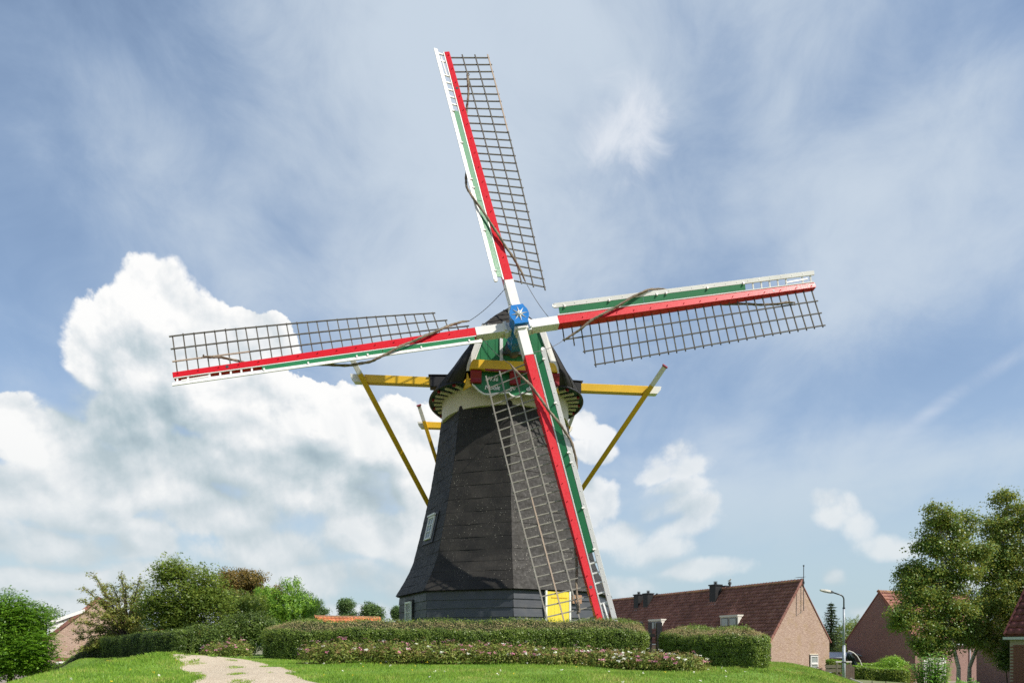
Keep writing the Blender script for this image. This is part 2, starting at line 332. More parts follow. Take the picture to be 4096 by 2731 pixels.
def glass_mat(name, tint=(0.02, 0.025, 0.03), rough=0.06):
    m, g, b, o = material(name); P = objc(g)
    b.inputs['Base Color'].default_value = (*tint, 1); b.inputs['Roughness'].default_value = rough; b.inputs['Specular IOR Level'].default_value = 0.9
    bump(g, b, g.noise(P, 1.2, 2, 0.5), 0.02, 0.15); return m
M['glass'] = glass_mat('window_glass'); M['skyglass'] = glass_mat('window_glass_bright', (0.20, 0.27, 0.33), 0.12)
M['curtain'] = glass_mat('curtained_glass', (0.30, 0.33, 0.31), 0.2)

def canvas():
    m, g, b, o = material('furled_canvas'); P = objc(g); U = uvn(g)
    n = g.noise(g.v('MULTIPLY', U, (3.0, 10.0, 1)), 2.0, 4, 0.6, 0.5)
    c = g.mixc(g.ss(n, 0.35, 0.7), (0.12, 0.088, 0.06), (0.30, 0.24, 0.172)); c = g.mixc(g.ss(g.noise(P, 1.3, 3, 0.5), 0.5, 0.7, 0, 0.6), c, (0.13, 0.125, 0.075))
    g.put(b.inputs['Base Color'], c); b.inputs['Roughness'].default_value = 0.9; bump(g, b, n, 0.02, 0.8); return m
M['canvas'] = canvas()
M['rope'] = paint('iron_chain', (0.10, 0.10, 0.10), 0.5, 0.2)
M['darkcloth'] = paint('dark_green_cloth', (0.008, 0.022, 0.020), 0.75, 0.1)

def leaf_mat(name, cols, trans=0.35, rough=0.45, clump=2.0, amp=1.0):
    """one colour per leaf, drifting a little from clump to clump, with light passing through"""
    m, g, b, o = material(name); W = g.n('ShaderNodeNewGeometry')
    isl = W.outputs['Random Per Island']; pos = W.outputs['Position']
    k = g.m('ADD', g.m('MULTIPLY', isl, 0.65), g.m('MULTIPLY', g.m('SUBTRACT', g.noise(pos, clump, 3, 0.55), 0.5 - 0.18 / amp), amp), clamp=True)
    c = g.ramp(k, [(i / (len(cols) - 1), col) for i, col in enumerate(cols)])
    g.put(b.inputs['Base Color'], c); b.inputs['Roughness'].default_value = rough; b.inputs['Specular IOR Level'].default_value = 0.35
    t = g.n('ShaderNodeBsdfTranslucent'); g.put(t.inputs[0], g.mixc(0.5, c, (c_ := tuple(min(1, x * 1.8) for x in cols[-1]))))
    mx = g.n('ShaderNodeMixShader'); mx.inputs[0].default_value = trans
    g.nt.links.new(b.outputs[0], mx.inputs[1]); g.nt.links.new(t.outputs[0], mx.inputs[2]); g.nt.links.new(mx.outputs[0], o.inputs[0]); return m
M['hedge_leaf'] = leaf_mat('hedge_leaf', [(0.055, 0.092, 0.020), (0.105, 0.165, 0.030), (0.175, 0.25, 0.042), (0.28, 0.35, 0.065)], 0.28, 0.4)
M['hedge_dry'] = leaf_mat('clipped_hedge_top', [(0.13, 0.18, 0.04), (0.28, 0.235, 0.10), (0.40, 0.30, 0.16), (0.20, 0.26, 0.05), (0.48, 0.36, 0.20)], 0.25, 0.6)
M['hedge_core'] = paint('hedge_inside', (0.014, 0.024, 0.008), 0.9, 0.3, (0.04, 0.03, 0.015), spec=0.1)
M['dark_leaf'] = leaf_mat('dark_shrub_leaf', [(0.028, 0.052, 0.012), (0.060, 0.102, 0.020), (0.115, 0.17, 0.032), (0.20, 0.26, 0.055)], 0.26, 0.4)
M['bright_leaf'] = leaf_mat('bright_leaf', [(0.035, 0.085, 0.008), (0.070, 0.165, 0.012), (0.125, 0.26, 0.018), (0.23, 0.39, 0.03)], 0.38, 0.45)
M['elder_leaf'] = leaf_mat('elder_leaf', [(0.055, 0.098, 0.018), (0.11, 0.178, 0.030), (0.19, 0.265, 0.045), (0.33, 0.38, 0.065)], 0.36, 0.45)
M['cherry_leaf'] = leaf_mat('cherry_leaf', [(0.075, 0.118, 0.022), (0.135, 0.195, 0.034), (0.22, 0.28, 0.05), (0.32, 0.34, 0.08), (0.34, 0.22, 0.08)], 0.38, 0.45)
M['brown_leaf'] = leaf_mat('autumn_leaf', [(0.09, 0.083, 0.024), (0.158, 0.12, 0.033), (0.225, 0.143, 0.038), (0.27, 0.18, 0.045), (0.165, 0.18, 0.045)], 0.3, 0.5)
M['cypress_leaf'] = leaf_mat('cypress_leaf', [(0.045, 0.112, 0.015), (0.112, 0.24, 0.027), (0.21, 0.375, 0.038), (0.345, 0.51, 0.06)], 0.25, 0.5)
M['spruce_leaf'] = leaf_mat('spruce_needle', [(0.018, 0.042, 0.015), (0.033, 0.075, 0.024), (0.068, 0.12, 0.033), (0.105, 0.15, 0.045)], 0.12, 0.5)
M['far_leaf'] = leaf_mat('far_tree_leaf', [(0.045, 0.096, 0.029), (0.072, 0.136, 0.038), (0.112, 0.192, 0.051), (0.16, 0.24, 0.064)], 0.2, 0.5, 0.7)
M['birch_leaf'] = leaf_mat('birch_leaf', [(0.034, 0.085, 0.014), (0.070, 0.150, 0.024), (0.12, 0.215, 0.036), (0.20, 0.27, 0.045), (0.33, 0.30, 0.06)], 0.34, 0.42, 1.1)
M['lime_leaf'] = leaf_mat('lime_shrub_leaf', [(0.063, 0.168, 0.014), (0.14, 0.28, 0.025), (0.252, 0.434, 0.042), (0.364, 0.532, 0.07)], 0.35, 0.4)
M['oleander_leaf'] = leaf_mat('laurel_leaf', [(0.045, 0.128, 0.021), (0.09, 0.225, 0.03), (0.165, 0.33, 0.053), (0.33, 0.495, 0.075)], 0.3, 0.35)
M['barberry_leaf'] = leaf_mat('barberry_leaf', [(0.045, 0.015, 0.017), (0.083, 0.024, 0.027), (0.135, 0.045, 0.045), (0.195, 0.09, 0.068)], 0.25, 0.45)
M['spiraea_leaf'] = leaf_mat('spiraea_leaf', [(0.05, 0.10, 0.02), (0.115, 0.185, 0.03), (0.20, 0.275, 0.042), (0.29, 0.30, 0.07), (0.25, 0.15, 0.07)], 0.32, 0.5, 3.0)
M['pink'] = leaf_mat('pink_flower', [(0.46, 0.10, 0.20), (0.58, 0.22, 0.32), (0.66, 0.36, 0.42)], 0.2, 0.6)
M['whitefl'] = leaf_mat('white_flower', [(0.70, 0.68, 0.52), (0.80, 0.80, 0.70), (0.78, 0.74, 0.66)], 0.2, 0.6)
M['seed'] = leaf_mat('spent_flower_head', [(0.12, 0.065, 0.03), (0.20, 0.13, 0.05), (0.25, 0.17, 0.07)], 0.1, 0.8)
M['grass_blade'] = leaf_mat('grass_blade', [(0.080, 0.18, 0.014), (0.125, 0.26, 0.020), (0.18, 0.34, 0.028), (0.26, 0.40, 0.045), (0.40, 0.38, 0.12)], 0.35, 0.5, 0.9, 1.9)

def bark(name, c1, c2, birch=False):
    m, g, b, o = material(name); P = g.n('ShaderNodeNewGeometry').outputs['Position']
    n = g.noise(g.v('MULTIPLY', P, (6, 6, 1.6)), 3.0, 5, 0.65)
    c = g.mixc(g.ss(n, 0.35, 0.7), c1, c2)
    if birch:
        bl = g.noise(g.v('MULTIPLY', P, (2.5, 2.5, 14)), 1.6, 4, 0.6)
        c = g.mixc(g.ss(bl, 0.56, 0.64), c, (0.035, 0.03, 0.025))
    g.put(b.inputs['Base Color'], c); b.inputs['Roughness'].default_value = 0.9; bump(g, b, n, 0.02, 0.7); return m
M['bark'] = bark('grey_bark', (0.10, 0.075, 0.05), (0.045, 0.035, 0.025)); M['birch_bark'] = bark('birch_bark', (0.50, 0.46, 0.40), (0.36, 0.32, 0.27), True)

def ground_mat():
    m, g, b, o = material('lawn_soil'); P = g.n('ShaderNodeNewGeometry').outputs['Position']
    n1 = g.noise(P, 0.9, 5, 0.6); n2 = g.noise(P, 14, 5, 0.7)
    c = g.mixc(g.ss(n2, 0.3, 0.7), (0.085, 0.18, 0.016), (0.16, 0.29, 0.028)); c = g.mixc(g.ss(n1, 0.5, 0.75, 0, 0.5), c, (0.17, 0.20, 0.045))
    # beyond the mound: paving, yards, dry verges
    far = g.ss(g.v('LENGTH', g.v('MULTIPLY', g.v('SUBTRACT', P, (-0.3, 27, 0)), (1, 1, 0))), 18.5, 23.0)
    c = g.mixc(far, c, g.mixc(g.ss(g.noise(P, 0.12, 4, 0.6), 0.42, 0.58), (0.24, 0.20, 0.16), (0.13, 0.16, 0.05)))
    g.put(b.inputs['Base Color'], c); b.inputs['Roughness'].default_value = 0.95; bump(g, b, n2, 0.05, 0.6); return m
M['ground'] = ground_mat()
def gravel_mat():
    m, g, b, o = material('shell_gravel'); P = g.n('ShaderNodeNewGeometry').outputs['Position']
    vo = g.n('ShaderNodeTexVoronoi'); g.put(vo.inputs['Vector'], P); vo.inputs['Scale'].default_value = 42
    n1 = g.noise(P, 1.6, 5, 0.6); n2 = g.noise(P, 9, 5, 0.65)
    c = g.ramp(vo.outputs['Color'], [(0.0, (0.36, 0.28, 0.19)), (0.5, (0.50, 0.425, 0.31)), (1.0, (0.62, 0.54, 0.42))])
    c = g.mixc(g.ss(n1, 0.4, 0.7, 0, 0.4), c, (0.38, 0.30, 0.22)); c = g.mixc(g.ss(n2, 0.62, 0.72, 0, 0.6), c, (0.13, 0.15, 0.045))
    g.put(b.inputs['Base Color'], c); b.inputs['Roughness'].default_value = 0.95
    bump(g, b, g.m('ADD', g.m('MULTIPLY', vo.outputs['Distance'], -1.0), n2), 0.02, 0.8); return m
M['gravel'] = gravel_mat()
def road_mat():
    m, g, b, o = material('pale_asphalt'); P = g.n('ShaderNodeNewGeometry').outputs['Position']
    n = g.noise(P, 30, 4, 0.7); c = g.mixc(g.ss(n, 0.3, 0.7), (0.20, 0.165, 0.14), (0.28, 0.235, 0.20))
    c = g.mixc(g.ss(g.noise(P, 0.6, 4, 0.5), 0.45, 0.7, 0, 0.5), c, (0.17, 0.145, 0.125))
    g.put(b.inputs['Base Color'], c); b.inputs['Roughness'].default_value = 0.9; bump(g, b, n, 0.01, 0.5); return m
M['road'] = road_mat()

# ---------------------------------------------------------------- mesh helpers
COL = scn.collection
ORG = {}                       # world origin of each thing; parts are stored relative to it
def thing(name, label, cat, loc=(0, 0, 0), group=None):
    o = bpy.data.objects.new(name, None); o.empty_display_size = 0.3; COL.objects.link(o); o.location = loc
    o['label'] = label; o['category'] = cat
    if group: o['group'] = group
    ORG[o.name] = Vector(loc); return o
def tag(o, label, cat, group=None, kind=None):
    if label: o['label'] = label
    if cat: o['category'] = cat
    if group: o['group'] = group
    if kind: o['kind'] = kind
    return o
def attach(o, parent):
    COL.objects.link(o)
    if parent is not None:
        o.parent = parent; ORG[o.name] = ORG.get(parent.name, Vector((0, 0, 0)))
    return o
def auto_uv(me):
    """metre-scaled uv on each face's own plane: u level along it, v up it"""
    if not len(me.polygons): return
    uv = me.uv_layers.new(name='uv')
    nP = len(me.polygons); no = np.empty(nP * 3); me.polygons.foreach_get('normal', no); no = no.reshape(-1, 3)
    lt = np.empty(nP, 'i'); me.polygons.foreach_get('loop_total', lt)
    co = np.empty(len(me.vertices) * 3); me.vertices.foreach_get('co', co); co = co.reshape(-1, 3)
    vi = np.empty(len(me.loops), 'i'); me.loops.foreach_get('vertex_index', vi)
    N = np.repeat(no, lt, axis=0); Pp = co[vi]
    h = np.stack([-N[:, 1], N[:, 0], np.zeros(len(N))], 1); l = np.linalg.norm(h, axis=1, keepdims=True)
    h = np.where(l > 0.05, h / np.maximum(l, 1e-6), np.array([[1.0, 0, 0]])); up = np.cross(N, h)
    out = np.stack([(Pp * h).sum(1), (Pp * up).sum(1)], 1)
    uv.data.foreach_set('uv', out.ravel().astype('f'))
def np_mesh(name, V, F, mat, smooth=False, uv=True):
    """V (n,3), F (m,k) of one size"""
    me = bpy.data.meshes.new(name); V = np.asarray(V, 'f'); F = np.asarray(F, 'i')
    me.vertices.add(len(V)); me.vertices.foreach_set('co', V.ravel())
    k = F.shape[1]; me.loops.add(F.size); me.loops.foreach_set('vertex_index', F.ravel())
    me.polygons.add(len(F)); me.polygons.foreach_set('loop_start', np.arange(0, F.size, k, dtype='i'))
    if smooth: me.polygons.foreach_set('use_smooth', np.ones(len(F), bool))
    me.materials.append(mat); me.update(calc_edges=True); me.validate()
    if uv: auto_uv(me)
    return me
def np_obj(name, V, F, mat, parent=None, smooth=False, uv=False):
    V = np.asarray(V, 'f')
    if parent is not None: V = V - np.array(ORG[parent.name], 'f')
    o = bpy.data.objects.new(name, np_mesh(name, V, F, mat, smooth, uv)); return attach(o, parent)

class MB:
    def __init__(s): s.v = []; s.f = []
    def add(s, vs, fs):
        b = len(s.v); s.v += [Vector(p) for p in vs]; s.f += [tuple(i + b for i in f) for f in fs]; return s
    def hexa(s, p):            # 8 corners: bottom 4 ring, top 4 ring
        return s.add(p, [(3, 2, 1, 0), (4, 5, 6, 7), (0, 1, 5, 4), (1, 2, 6, 5), (2, 3, 7, 6), (3, 0, 4, 7)])
    def box(s, c, ax, ay, az):  # centre and three half-axis vectors
        c, ax, ay, az = map(Vector, (c, ax, ay, az))
        return s.hexa([c - ax - ay - az, c + ax - ay - az, c + ax + ay - az, c - ax + ay - az, c - ax - ay + az, c + ax - ay + az, c + ax + ay + az, c - ax + ay + az])
    def bar(s, a, b, side, w, h):
        """square bar from a to b; side is roughly the width direction"""
        a, b = Vector(a), Vector(b); d = (b - a); L = d.length; d.normalize(); side = Vector(side); side = (side - d * side.dot(d)).normalized(); up = d.cross(side)
        return s.box((a + b) / 2, d * (L / 2), side * (w / 2), up * (h / 2))
    def prism(s, pts, off):
        """flat outline (3D points) extruded by off"""
        off = Vector(off); n = len(pts); pts = [Vector(p) for p in pts]
        return s.add(pts + [p + off for p in pts], [tuple(range(n - 1, -1, -1)), tuple(range(n, 2 * n))] + [(i, (i + 1) % n, n + (i + 1) % n, n + i) for i in range(n)])
    def tube(s, pts, rad, n=8, caps=True, squash=None):
        pts = [Vector(p) for p in pts]; rad = rad if isinstance(rad, (list, tuple)) else [rad] * len(pts)
        up = Vector((0, 0, 1)); rings = []
        for i, p in enumerate(pts):
            d = (pts[min(i + 1, len(pts) - 1)] - pts[max(i - 1, 0)]).normalized()
            if i == 0:
                x = d.cross(up if abs(d.z) < 0.9 else Vector((1, 0, 0))).normalized()
            else:
                x = (x - d * x.dot(d)).normalized()
            y = d.cross(x)
            rings.append([p + (x * math.cos(a) + y * math.sin(a)) * rad[i] for a in [2 * math.pi * k / n for k in range(n)]])
        fs = [(i * n + k, i * n + (k + 1) % n, (i + 1) * n + (k + 1) % n, (i + 1) * n + k) for i in range(len(pts) - 1) for k in range(n)]
        if caps: fs += [tuple(range(n - 1, -1, -1)), tuple((len(pts) - 1) * n + k for k in range(n))]
        return s.add([p for r in rings for p in r], fs)
    def sweep(s, rows, closed=True, caps=True):
        """rows: equal-length cross sections"""
        n = len(rows[0]); fs = [(i * n + k, i * n + (k + 1) % n, (i + 1) * n + (k + 1) % n, (i + 1) * n + k) for i in range(len(rows) - 1) for k in range(n if closed else n - 1)]
        if caps and closed: fs += [tuple(range(n - 1, -1, -1)), tuple((len(rows) - 1) * n + k for k in range(n))]
        return s.add([p for r in rows for p in r], fs)
    def build(s, name, mat, parent=None, smooth=False, bevel=0.0, uv=True, label=None, fix=True):
        me = bpy.data.meshes.new(name); org = ORG.get(parent.name, Vector()) if parent is not None else Vector()
        me.from_pydata([p - org for p in s.v], [], s.f)
        if fix or bevel:
            bm = bmesh.new(); bm.from_mesh(me)
            if fix: bmesh.ops.recalc_face_normals(bm, faces=bm.faces)
            if bevel: bmesh.ops.bevel(bm, geom=list(bm.edges), offset=bevel, segments=1, affect='EDGES', clamp_overlap=True)
            bm.to_mesh(me); bm.free()
        me.materials.append(mat)
        if smooth:
            for p in me.polygons: p.use_smooth = True
        if uv: auto_uv(me)
        o = bpy.data.objects.new(name, me); attach(o, parent)
        if label: o['label'] = label
        return o
def box_obj(name, mat, parent, c, ax, ay, az, bevel=0.0, label=None): return MB().box(c, ax, ay, az).build(name, mat, parent, bevel=bevel, label=label)

# ---------------------------------------------------------------- ground
def sstep(x, a, b):
    t = np.clip((x - a) / (b - a), 0, 1); return t * t * (3 - 2 * t)
def gz(x, y):
    """height of the land: the mill mound, the berm left of the path, street level round it"""
    x = np.asarray(x, float); y = np.asarray(y, float)
    dx = x + 0.3; dx = np.where(dx > 0, dx * 1.35, dx * 0.66)
    dy = (y - 27.0); dy = np.where(dy < 0, dy, dy * 1.1)
    d = np.sqrt(dx * dx + (dy * 0.80) ** 2)
    S = 1 - 0.10 * sstep(d, 7.6, 12.0) - 0.90 * sstep(d, 12.3, 18.5)
    e = (x + 11.6) * 0.71 + (y - 23.6) * 0.70                    # in front of the sloping hedge the bank falls to the road
    z = np.maximum(-0.40 + 1.62 * S - 1.6 * sstep(-x, 8.5, 12.6) * sstep(-e, 0.6, 3.0), -0.42)
    z = z + 0.24 * np.exp(-(((x + 8.7) / 1.2) ** 2 + ((y - 16.4) / 2.4) ** 2))
    z = z - 0.8 * sstep(x, 20, 29) * sstep(y, 30, 44)
    z = z + 0.03 * np.sin(x * 1.3 + 0.5 * y) * np.cos(y * 0.9) * (d < 25) + 0.015 * np.sin(x * 3.1) * np.sin(y * 2.3 + x)
    return z
def gpt(x, y, dz=0.0): return Vector((x, y, float(gz(x, y)) + dz))
def ground():
    def axis(lo, hi, step, far):
        a = list(np.arange(lo, hi + 1e-6, step)); k = step; x = lo; left = []
        while x > -far: k *= 1.25; x -= k; left.append(x)
        k = step; x = hi; right = []
        while x < far: k *= 1.25; x += k; right.append(x)
        return np.array(left[::-1] + a + right)
    xs = axis(-22, 20, 0.35, 1500); ys = axis(4, 40, 0.35, 1500)
    X, Y = np.meshgrid(xs, ys); Z = gz(X, Y); n, m = X.shape
    V = np.stack([X, Y, Z], -1).reshape(-1, 3); i = np.arange(n * m).reshape(n, m)
    F = np.stack([i[:-1, :-1], i[:-1, 1:], i[1:, 1:], i[1:, :-1]], -1).reshape(-1, 4)
    o = np_obj('ground', V, F, M['ground'], smooth=True); tag(o, None, None, kind='structure')
ground()
PATH = [(-2.0, 6.0, 1.1), (-3.2, 9.0, 0.98), (-3.9, 10.6, 0.90), (-4.5, 11.8, 0.90), (-5.3, 13.4, 0.96), (-6.2, 15.0, 1.05), (-7.3, 16.8, 1.18), (-8.6, 18.5, 1.28), (-10.2, 19.8, 1.25), (-12.0, 20.6, 1.2)]
def path_center(y):
    p = np.array(PATH); return np.interp(y, p[:, 1], p[:, 0]), np.interp(y, p[:, 1], p[:, 2])
def on_path(x, y, pad=0.0):
    cx, hw = path_center(y); wob = 0.10 * np.sin(y * 1.9) + 0.06 * np.sin(y * 4.7 + 1)
    return (np.abs(x - cx) < hw + wob + pad) & (y < 20.6) & (y > 5)
def sheet(name, f_edge, ts, mat, lift, nx=14):
    V, F = [], []
    for t in ts:
        a, b = f_edge(t)
        for k in range(nx + 1):
            q = k / nx; x = a[0] + (b[0] - a[0]) * q; y = a[1] + (b[1] - a[1]) * q; V.append((x, y, float(gz(x, y)) + lift))
    n = nx + 1
    F = [(i * n + k, i * n + k + 1, (i + 1) * n + k + 1, (i + 1) * n + k) for i in range(len(ts) - 1) for k in range(nx)]
    o = np_obj(name, V, F, mat, smooth=True); tag(o, None, None, kind='structure'); return o
def pe(y):
    c, h = path_center(y); w1 = w2 = 0.10 * math.sin(y * 1.9) + 0.06 * math.sin(y * 4.7 + 1) + 0.05
    return (c - h - w1, y + 0.1), (c + h + w2, y - 0.1)
sheet('gravel_path', pe, np.linspace(5.5, 20.5, 120), M['gravel'], 0.012)
def re_(t): return (-60 + t * 0, 30 + t), (-24.5 - 0.12 * t, 30 + t)
sheet('road', re_, np.linspace(-4, 90, 60), M['road'], 0.03, nx=24)

# ---------------------------------------------------------------- the windmill
rng = random.Random(7)
CX, CY = -0.27, 27.1                                   # tower axis
mill = thing('windmill', 'black felted octagonal tower mill with red, white and green sails behind the clipped hedge', 'windmill', (CX, CY, float(gz(CX, CY)) - 0.040))
def ang(deg, r, z): a = math.radians(deg); return Vector((CX + r * math.cos(a), CY + r * math.sin(a), EYE + z))
CORNER = [-85.75 + 45 * k for k in range(8)]
PROFILE = [(1.95, 4.30), (2.40, 4.02), (2.85, 3.78), (3.22, 3.62), (4.0, 3.42), (4.74, 3.24), (6.06, 2.94), (7.16, 2.75), (8.80, 2.52)]
def rad(z):
    return float(np.interp(z, [p[0] for p in PROFILE], [p[1] for p in PROFILE]))
# inner tower body
tb = MB(); zs = [1.9] + [p[0] for p in PROFILE[1:]]
tb.sweep([[ang(c, rad(z) - 0.035, z) for c in CORNER] for z in zs])
tower = tb.build('tower', M['felt'], mill)
def facet_pt(k, q, z, r, out=0.0):
    a, b = ang(CORNER[k], r, z), ang(CORNER[k] + 45, r, z); n = ang(CORNER[k] + 22.5, 1, z) - Vector((CX, CY, EYE + z))
    return a.lerp(b, q) + n * out
# felt strips, each lapped over the one below, with slack creases and a stepped lower edge
rows = [1.95, 2.28, 2.62, 2.98, 3.40, 3.86, 4.34, 4.82, 5.30, 5.80, 6.30, 6.80, 7.32, 7.84, 8.34, 8.82]
for k in range(8):
    for i in range(len(rows) - 1):
        z0, z1 = rows[i], rows[i + 1]; mb = MB(); nx, nz = 8, 3
        jit = [rng.uniform(-0.012, 0.012) for _ in range(nx + 1)]; ph = rng.uniform(0, 6)
        grid = []
        for jz in range(nz + 1):
            t = jz / nz; row = []
            for jx in range(nx + 1):
                q = jx / nx; zz = z0 - 0.02 + (z1 - z0 + 0.039) * t + (jit[jx] * (1 - t) if i else 0)
                edge = min(q, 1 - q)
                o = 0.009 * (1 - t) + 0.006 + 0.007 * math.sin(ph + q * 9 + t * 4) * min(1, edge * 5) + rng.uniform(-0.003, 0.003)
                row.append(facet_pt(k, q, zz, rad(zz), o if 0 < jx < nx else 0.009 * (1 - t) + 0.005))
            grid.append(row)
        n = nx + 1
        mb.add([p for r in grid for p in r], [(j * n + x, j * n + x + 1, (j + 1) * n + x + 1, (j + 1) * n + x) for j in range(nz) for x in range(nx)])
        low = [grid[0][x] - (ang(CORNER[k] + 22.5, 0.03, 0) - Vector((CX, CY, EYE))) for x in range(n)]
        mb.add(grid[0] + low, [(x, x + 1, n + x + 1, n + x) for x in range(nx)])
        mb.build('felt_strip', M['felt'], tower, fix=False, smooth=False)
# boarded base: feather-edged weatherboards
bs = MB(); bs.sweep([[ang(c, 4.12, z) for c in CORNER] for z in (-0.55, 1.97)])
base = bs.build('base_wall', M['board'], mill)
for k in range(8):
    z = -0.50; i = 0
    while z < 1.90:
        h = 0.30; z1 = min(z + h, 1.96); g_ = ang(CORNER[k] + 22.5, 1, 0) - Vector((CX, CY, EYE)); t0 = rng.uniform(-0.006, 0.006)
        a0, b0 = facet_pt(k, 0, z, 4.145), facet_pt(k, 1, z, 4.145); a1, b1 = facet_pt(k, 0, z1 + 0.03, 4.145), facet_pt(k, 1, z1 + 0.03, 4.145)
        a0.z += rng.uniform(-0.012, 0.012); b0.z += rng.uniform(-0.012, 0.012)
        mb = MB(); mb.hexa([a0, b0, b0 + g_ * (0.045 + t0), a0 + g_ * (0.045 + t0), a1, b1, b1 + g_ * 0.008, a1 + g_ * 0.008])
        mb.build('board', M['board'], base); z += h; i += 1
def frame_on(k, q, z, r):
    """origin, lateral, up-the-face and outward axes on a facet"""
    o = facet_pt(k, q, z, r); x = (facet_pt(k, 1, z, r) - facet_pt(k, 0, z, r)).normalized()
    u = (facet_pt(k, q, z + 0.1, rad(z + 0.1) if z > 1.9 else r) - facet_pt(k, q, z - 0.1, rad(z - 0.1) if z > 1.9 else r)).normalized()
    n = x.cross(u); c = o - Vector((CX, CY, o.z))
    if n.dot(c) < 0: n = -n
    return o, x, u, n
def window(o, x, u, n, w, h, cols, rws, mat_glass, fr=0.06, parent=mill, proud=0.039):
    f = MB()
    for sx in (-1, 1): f.box(o + x * sx * (w / 2 - fr / 2) + n * proud, x * fr / 2, u * h / 2, n * 0.040)
    for sy in (-1, 1): f.box(o + u * sy * (h / 2 - fr / 2) + n * (proud + 0.003), x * (w / 2 - fr), u * fr / 2, n * 0.040)
    win = f.build('window', M['white'], parent, bevel=0.004)
    iw, ih = w - 2 * fr, h - 2 * fr
    for c in range(cols):
        for r in range(rws):
            pc = o + x * (-iw / 2 + iw * (c + 0.5) / cols) + u * (-ih / 2 + ih * (r + 0.5) / rws) + n * (proud - 0.005)
            box_obj('pane', mat_glass, win, pc, x * (iw / cols / 2 - 0.002), u * (ih / rws / 2 - 0.002), n * 0.006)
    for c in range(1, cols): box_obj('glazing_bar', M['white'], win, o + x * (-iw / 2 + iw * c / cols) + n * (proud + 0.012), x * 0.014, u * ih / 2, n * 0.02)
    for r in range(1, rws): box_obj('glazing_bar', M['white'], win, o + u * (-ih / 2 + ih * r / rws) + n * (proud + 0.010), x * iw / 2, u * 0.014, n * 0.019)
    return win
KA = 6                                                  # facet A-B (left), facet index: corner k .. k+1
o, x, u, n = frame_on(KA, 0.47, 4.42, rad(4.42))
sur = MB(); sur.box(o + n * 0.02, x * 0.56, u * 0.60, n * 0.03); sur.build('window_surround', M['black'], mill)
w1 = window(o, x, u, n, 0.64, 0.90, 2, 3, M['skyglass'], 0.06, proud=0.07); w1['label'] = 'small white window half way up the tower'
box_obj('window_hood', M['white'], w1, o + u * 0.50 + n * 0.11, x * 0.37, u * 0.035, n * 0.039)
o, x, u, n = frame_on(KA, 0.44, 0.95, 4.17)
sur = MB(); sur.box(o + x * 0.0 + n * 0.03, x * 0.42, u * 0.76, n * 0.04); sur.build('window_surround', M['black'], mill)
w2 = window(o, x, u, n, 0.66, 1.40, 3, 4, M['glass'], 0.07, proud=0.085); w2['label'] = 'tall white window in the boarded base'
# door facet: corner C to corner D
KD = 0
o, x, u, n = frame_on(KD, 0.533, 0.72, 4.17)
door = MB().box(o + n * 0.055, x * 0.44, u * 1.16, n * 0.035).build('door', M['lemon'], mill, label='bright yellow plank door of the mill')
for j in range(1, 6): box_obj('plank', M['lemon'], door, o + x * (-0.44 + j * 0.147 - 0.0735) + n * 0.092, x * 0.071, u * 1.15, n * 0.006)
box_obj('plank', M['lemon'], door, o + x * (0.44 - 0.0735) + n * 0.092, x * 0.071, u * 1.15, n * 0.006)
for s in (-1, 1): box_obj('door_post', M['white'], door, o + x * s * 0.475 + n * 0.075, x * 0.035, u * 1.19, n * 0.039)
for zz in (0.95, -0.75): box_obj('hinge', M['yellow'], door, o + u * zz + x * 0.05 + n * 0.104, x * 0.32, u * 0.018, n * 0.006)
o, x, u, n = frame_on(KD, 0.775, 1.64, 4.17)
box_obj('notice_board', M['brownboard'], mill, o + n * 0.075, x * 0.19, u * 0.15, n * 0.02)

# cap frame: r to the right, f forward along the wind shaft, z above the eye
YAW = math.radians(6.040)
def cp(r, f, z): return Vector((CX + r * math.cos(YAW) + f * math.sin(YAW), CY + r * math.sin(YAW) - f * math.cos(YAW), EYE + z))
RX = cp(1, 0, 0) - cp(0, 0, 0); FX = cp(0, 1, 0) - cp(0, 0, 0); ZX = Vector((0, 0, 1))
def ring_tube(r0, r1, z0, z1, n=64):
    mb = MB(); pr = [(r0, z0), (r1, z0), (r1, z1), (r0, z1)]
    rows_ = [[ang(360 * i / n, r, z) for r, z in pr] for i in range(n + 1)]
    return mb.sweep(rows_, caps=False)
ring_tube(2.30, 2.50, 8.70, 9.46).build('cap_ring', M['cream'], mill, smooth=False)
# cap shell
CAPROW = [  # z, half width, back reach, front corner r, f
    (9.47, 2.98, 2.98, 1.74, 2.44), (9.60, 2.84, 2.88, 1.70, 2.58), (9.82, 2.60, 2.70, 1.62, 2.78), (10.15, 2.27, 2.50, 1.50, 2.86), (10.55, 1.94, 2.28, 1.35, 2.88),
    (10.95, 1.58, 2.06, 1.18, 2.89), (11.32, 1.24, 1.85, 0.98, 2.92), (11.72, 0.80, 1.60, 0.58, 2.62), (12.05, 0.42, 1.35, 0.26, 2.36), (12.24, 0.10, 1.15, 0.05, 2.2)]
def cap_row(z, a, b, rc, fc, n=16):
    pts = []; f0 = 0.35
    for i in range(n + 1):
        t = math.pi / 2 * i / n; pts.append((rc + (a - rc) * math.sin(t), f0 + (fc - f0) * math.cos(t)))
    back = [(a * math.cos(math.pi / 2 * i / n), f0 - (b + f0) * math.sin(math.pi / 2 * i / n)) for i in range(1, n + 1)]
    right = pts + back; left = [(-r, f) for r, f in right[:-1]][::-1]
    return [cp(r, f, z) for r, f in right + left]
cap = MB().sweep([cap_row(*c) for c in CAPROW], closed=False, caps=False)
caprows = [cap_row(*c) for c in CAPROW]
hip = MB()
for i in range(6, 9):
    hip.add([caprows[i][-1], caprows[i][0], caprows[i + 1][0], caprows[i + 1][-1]], [(0, 1, 2, 3)])
